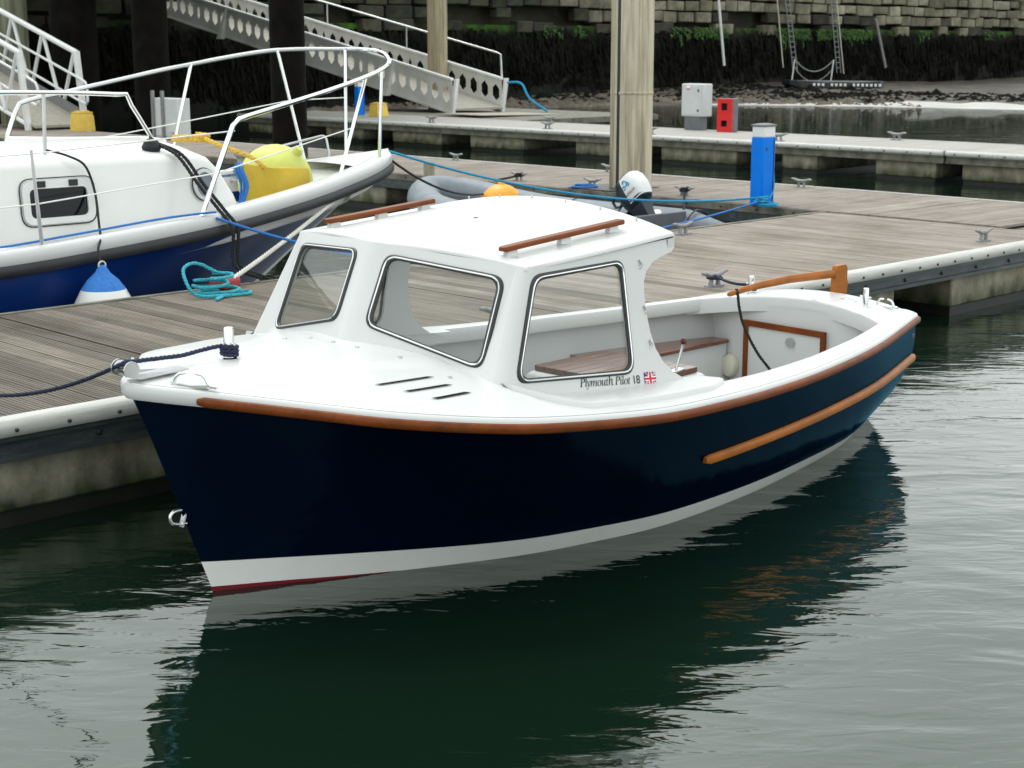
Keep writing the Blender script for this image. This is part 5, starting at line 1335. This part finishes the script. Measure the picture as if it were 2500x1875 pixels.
OB(MB().tube([(-.02, .17, .45), (-.02, .27, .48), (-.02, .33, .44), (-.02, .33, .37), (-.02, .27, .33), (-.02, .19, .34)], .02, 8)).build('carry_handle', 'darkplas', om, True)
OB(MB().tube([(.05, .15, .25), (.08, .35, .22), (.1, .62, .18)], [.03, .025, .022], 8)).build('tiller_arm', 'darkplas', om, True)
def decal_text(body, size, mat, name):
    tx = bpy.data.curves.new(name, 'FONT'); tx.body = body; tx.size = size; tx.align_x = 'CENTER'
    to = bpy.data.objects.new('tmp', tx); col.objects.link(to); g_ = bpy.context.evaluated_depsgraph_get(); g_.update()
    me = bpy.data.meshes.new_from_object(to.evaluated_get(g_)); bpy.data.objects.remove(to); me.materials.append(M[mat])
    o = bpy.data.objects.new(name, me); col.objects.link(o); return o
o = decal_text('YAMAHA', .052, 'decal', 'lettering'); o.parent = om
o.matrix_local = tilt @ Matrix.Translation((-.153, -.06, .285)) @ Matrix.Rotation(R(-90), 4, 'Z') @ Matrix.Rotation(R(90), 4, 'X')
mb = MB()
for (y, z, r_) in ((-.06, .44, .035), (-.10, .41, .02), (-.02, .40, .022)):
    mb.tube([(-.1495, y+r_*math.cos(q), z+r_*math.sin(q)) for q in np.linspace(.4, 5.8, 14)], .007, 5)
OB(mb).build('swirl_mark', 'sblue', om, True)
o = MB().lathe([(.01, -.30)]+[(.30*math.cos(q), .30*math.sin(q)) for q in np.linspace(-1.5, 1.4, 16)]+[(.05, .31), (.02, .35)], n=28).build('ball_buoy', 'orange', None, True)
top(o, 14.75, 15.4, .36); tag(o, 'orange ball buoy lying on the far tube of the inflatable', 'buoy')
t = thing('timber_post', 'short weathered timber post standing at the bow of the inflatable', 'post', 15.1, 17.3)
MB().loft([[(.085*math.cos(q)*k, .085*math.sin(q)*k, z) for q in np.linspace(0, 2*math.pi, 13)[:-1]] for z, k in ((-1.2, 1), (.80, .96), (.84, .85))]).build('shaft', 'oldwood', t, True, ang=40)
MB().tube([(.095*math.cos(q), .095*math.sin(q), .42+.01*q) for q in np.linspace(0, 15, 40)], .014, 6).build('lashing', 'rope_black', t, True)

# ================================================================== LINES AND COILS
V = lambda u, v, z: UV(u, v, z)
tip = (10.28, 12.43, 1.46)
rope_thing('white_bow_warp', sag(V(10.2, 12.36, 1.43), V(7.0, 10.42, .68), .05), .020, 'rope_white', 'thick off-white warp from the blue boat bow to the pontoon edge')
rope_thing('dark_bow_line', sag(V(10.25, 12.5, 1.44), V(14.6, 15.6, .52), .15), .014, 'rope_black', 'thin dark line from the blue boat bow to the inflatable', 0)
rope_thing('teal_long_line', sag(V(10.3, 12.45, 1.45), V(15.35, 11.5, .70), .22, 24), .014, 'rope_cyan', 'long teal line from the blue boat bow to the blue pedestal', 0)
rope_thing('pale_blue_line', sag(V(11.4, 10.40, .62), V(15.30, 11.40, .68), .03, 16), .011, 'rope_blue', 'pale blue line lying along the pontoon edge to the pedestal', 0)
rope_thing('blue_spring_line', sag(V(7.25, 11.0, 1.10), V(8.9, 10.25, .63), .06), .013, 'rope_blue', 'blue spring line from the blue boat side down to the pontoon', 0)
rope_thing('deck_edge_line', [V(*p) for p in cr([(3.5, 11.13, 1.0), (5.2, 11.13, 1.0), (6.0, 11.08, 1.06), (6.8, 11.05, 1.13), (7.25, 11.0, 1.15)], 20)], .010, 'rope_blue', 'thin blue line lying along the side deck of the blue boat', 0)
rope_thing('fender_lanyard', [V(*p) for p in cr([(6.11, 11.66, 1.68), (6.18, 11.45, 1.64), (6.28, 11.37, 1.56), (6.33, 11.33, 1.35), (6.25, 11.15, 1.12), (6.16, 10.98, 1.02), (6.09, 10.90, .95), (6.06, 10.82, .84)], 36)], .010, 'rope_black', 'dark lanyard holding the white fender against the blue hull', 0)
for k, (dx, lab) in enumerate(((0, 'left strand of the black doubled line over the blue boat side'), (.05, 'right strand of the black doubled line over the blue boat side'))):
    rope_thing('doubled_line', [V(*p) for p in cr([(7.10+dx*.3, 11.7, 1.70), (7.18+dx, 11.45, 1.60), (7.26+dx, 11.25, 1.35), (7.32+dx, 11.05, 1.15), (7.36+dx, 10.93, 1.0), (7.36+dx, 10.92, .7), (7.40+dx, 10.60, .62)], 30)], .016, 'rope_black', lab, 3)
o = MB().lathe([(.01, -.07), (.06, -.05), (.085, .0), (.06, .05), (.01, .08)], n=12).build('rope_hitch', 'rope_black', None, True); top(o, 7.08, 11.68, 1.66); tag(o, 'black knot of rope on the cabin top handrail foot', 'knot')
# teal coil on the finger pontoon
pts = coil((0, 0, .02), .20, 1.2, .05, 1.0, 16, .16, .8, 1)+coil((-.05, .05, .08), .17, 1.0, .05, 2, 14, .2, .9, 2)+coil((.03, -.02, .14), .12, 1.3, .07, .4, 14, .25, .8, 3)
pts += [Vector(p) for p in cr([(.05, .05, .2), (-.12, .15, .30), (-.30, .10, .27), (-.36, -.05, .14), (-.30, -.12, .04), (-.1, -.2, .025), (.2, -.22, .02), (.27, -.08, .02), (.05, -.12, .02), (-.2, -.3, .02), (-.27, -.36, .02)], 50)]
sm = cr([tuple(p) for p in pts[::2]], 260)
rope_thing('teal_rope_coil', [V(6.72, 10.22, DZ)+Matrix.Rotation(ROT, 3, 'Z') @ (Vector(p)*.82) for p in sm], .014, 'rope_teal', 'tangled turquoise rope coil on the planks of the finger pontoon', 3, 'rope coils')
pts = coil((.06, .0, .02), .10, 2, .03, 0, 16, .1, 1.0, 4)+coil((-.02, .02, .06), .055, 3, .07, 0, 10, .45, 1.0, 5)
rope_thing('pedestal_rope_coil', [V(15.18, 11.32, DZ)+Vector(p) for p in cr([tuple(p) for p in pts], 160)], .016, 'rope_cyan', 'blue rope coil knotted at the foot of the service pedestal', 3, 'rope coils')
rope_thing('pedestal_hose', [V(15.46, 11.55, DZ)+Matrix.Rotation(ROT, 3, 'Z') @ Vector(p) for p in cr([(.13, .02, .72), (.17, -.02, .68), (.15, -.05, .45), (.05, -.14, .2), (-.12, -.2, .10)], 24)], .009, 'rope_cyan', 'blue line hanging down the side of the service pedestal', 0, None)
o = MB().box((0, 0, .045), (.24, .16, .09)).build('red_float', 'fadedred', None, bevel=.03, seg=3); top(o, 6.95, 10.46, DZ, R(20)); tag(o, 'small faded red float under the turquoise rope coil', 'float')
pts = coil((0, 0, .02), .16, 2.2, .06, 0, 16, .15, .5, 8)
rope_thing('yellow_rope_coil', [V(8.15, 12.75, 1.60)+Vector(p) for p in cr([tuple(p) for p in pts]+[(.3, -.2, 0), (.6, -.3, -.1), (.75, -.35, -.2)], 120)], .022, 'rope_yellow', 'yellow rope bundle on the cabin top of the blue boat', 3, 'rope coils')
pts = coil((0, 0, 0), .17, 1.4, .02, 0, 16, .05, 1.0, 9)
rope_thing('cleat_blue_line', [V(15.55, 14.6, DZ+.02)+Vector(p) for p in cr([tuple(p) for p in pts], 60)], .013, 'rope_blue', 'blue line turned round the cleat in front of the beige pile', 0, None)
for (u, v, e, lab) in ((15.72, 16.05, (15.12, 17.25, .5), 'dark painter from the walkway cleat to the timber post'), (15.62, 12.9, (14.95, 12.35, .52), 'dark painter from the walkway cleat to the stern of the inflatable')):
    pts = coil((u, v, DZ+.07), .055, 3, .04, 0, 12, .35, 1.0, 6); pts = [V(*p) for p in pts]+sag(V(u, v, DZ+.08), V(*e), .04)
    rope_thing('painter', pts, .016, 'rope_black', lab, 3)
rope_thing('gangway_teal_line', [V(*p) for p in cr([(32.3, 33.5, 1.45), (32.5, 33.1, 1.42), (32.55, 32.8, 1.0), (32.9, 32.4, .62)], 20)], .035, 'rope_cyan', 'teal line hanging from the foot of the hexagon gangway', 0, None)
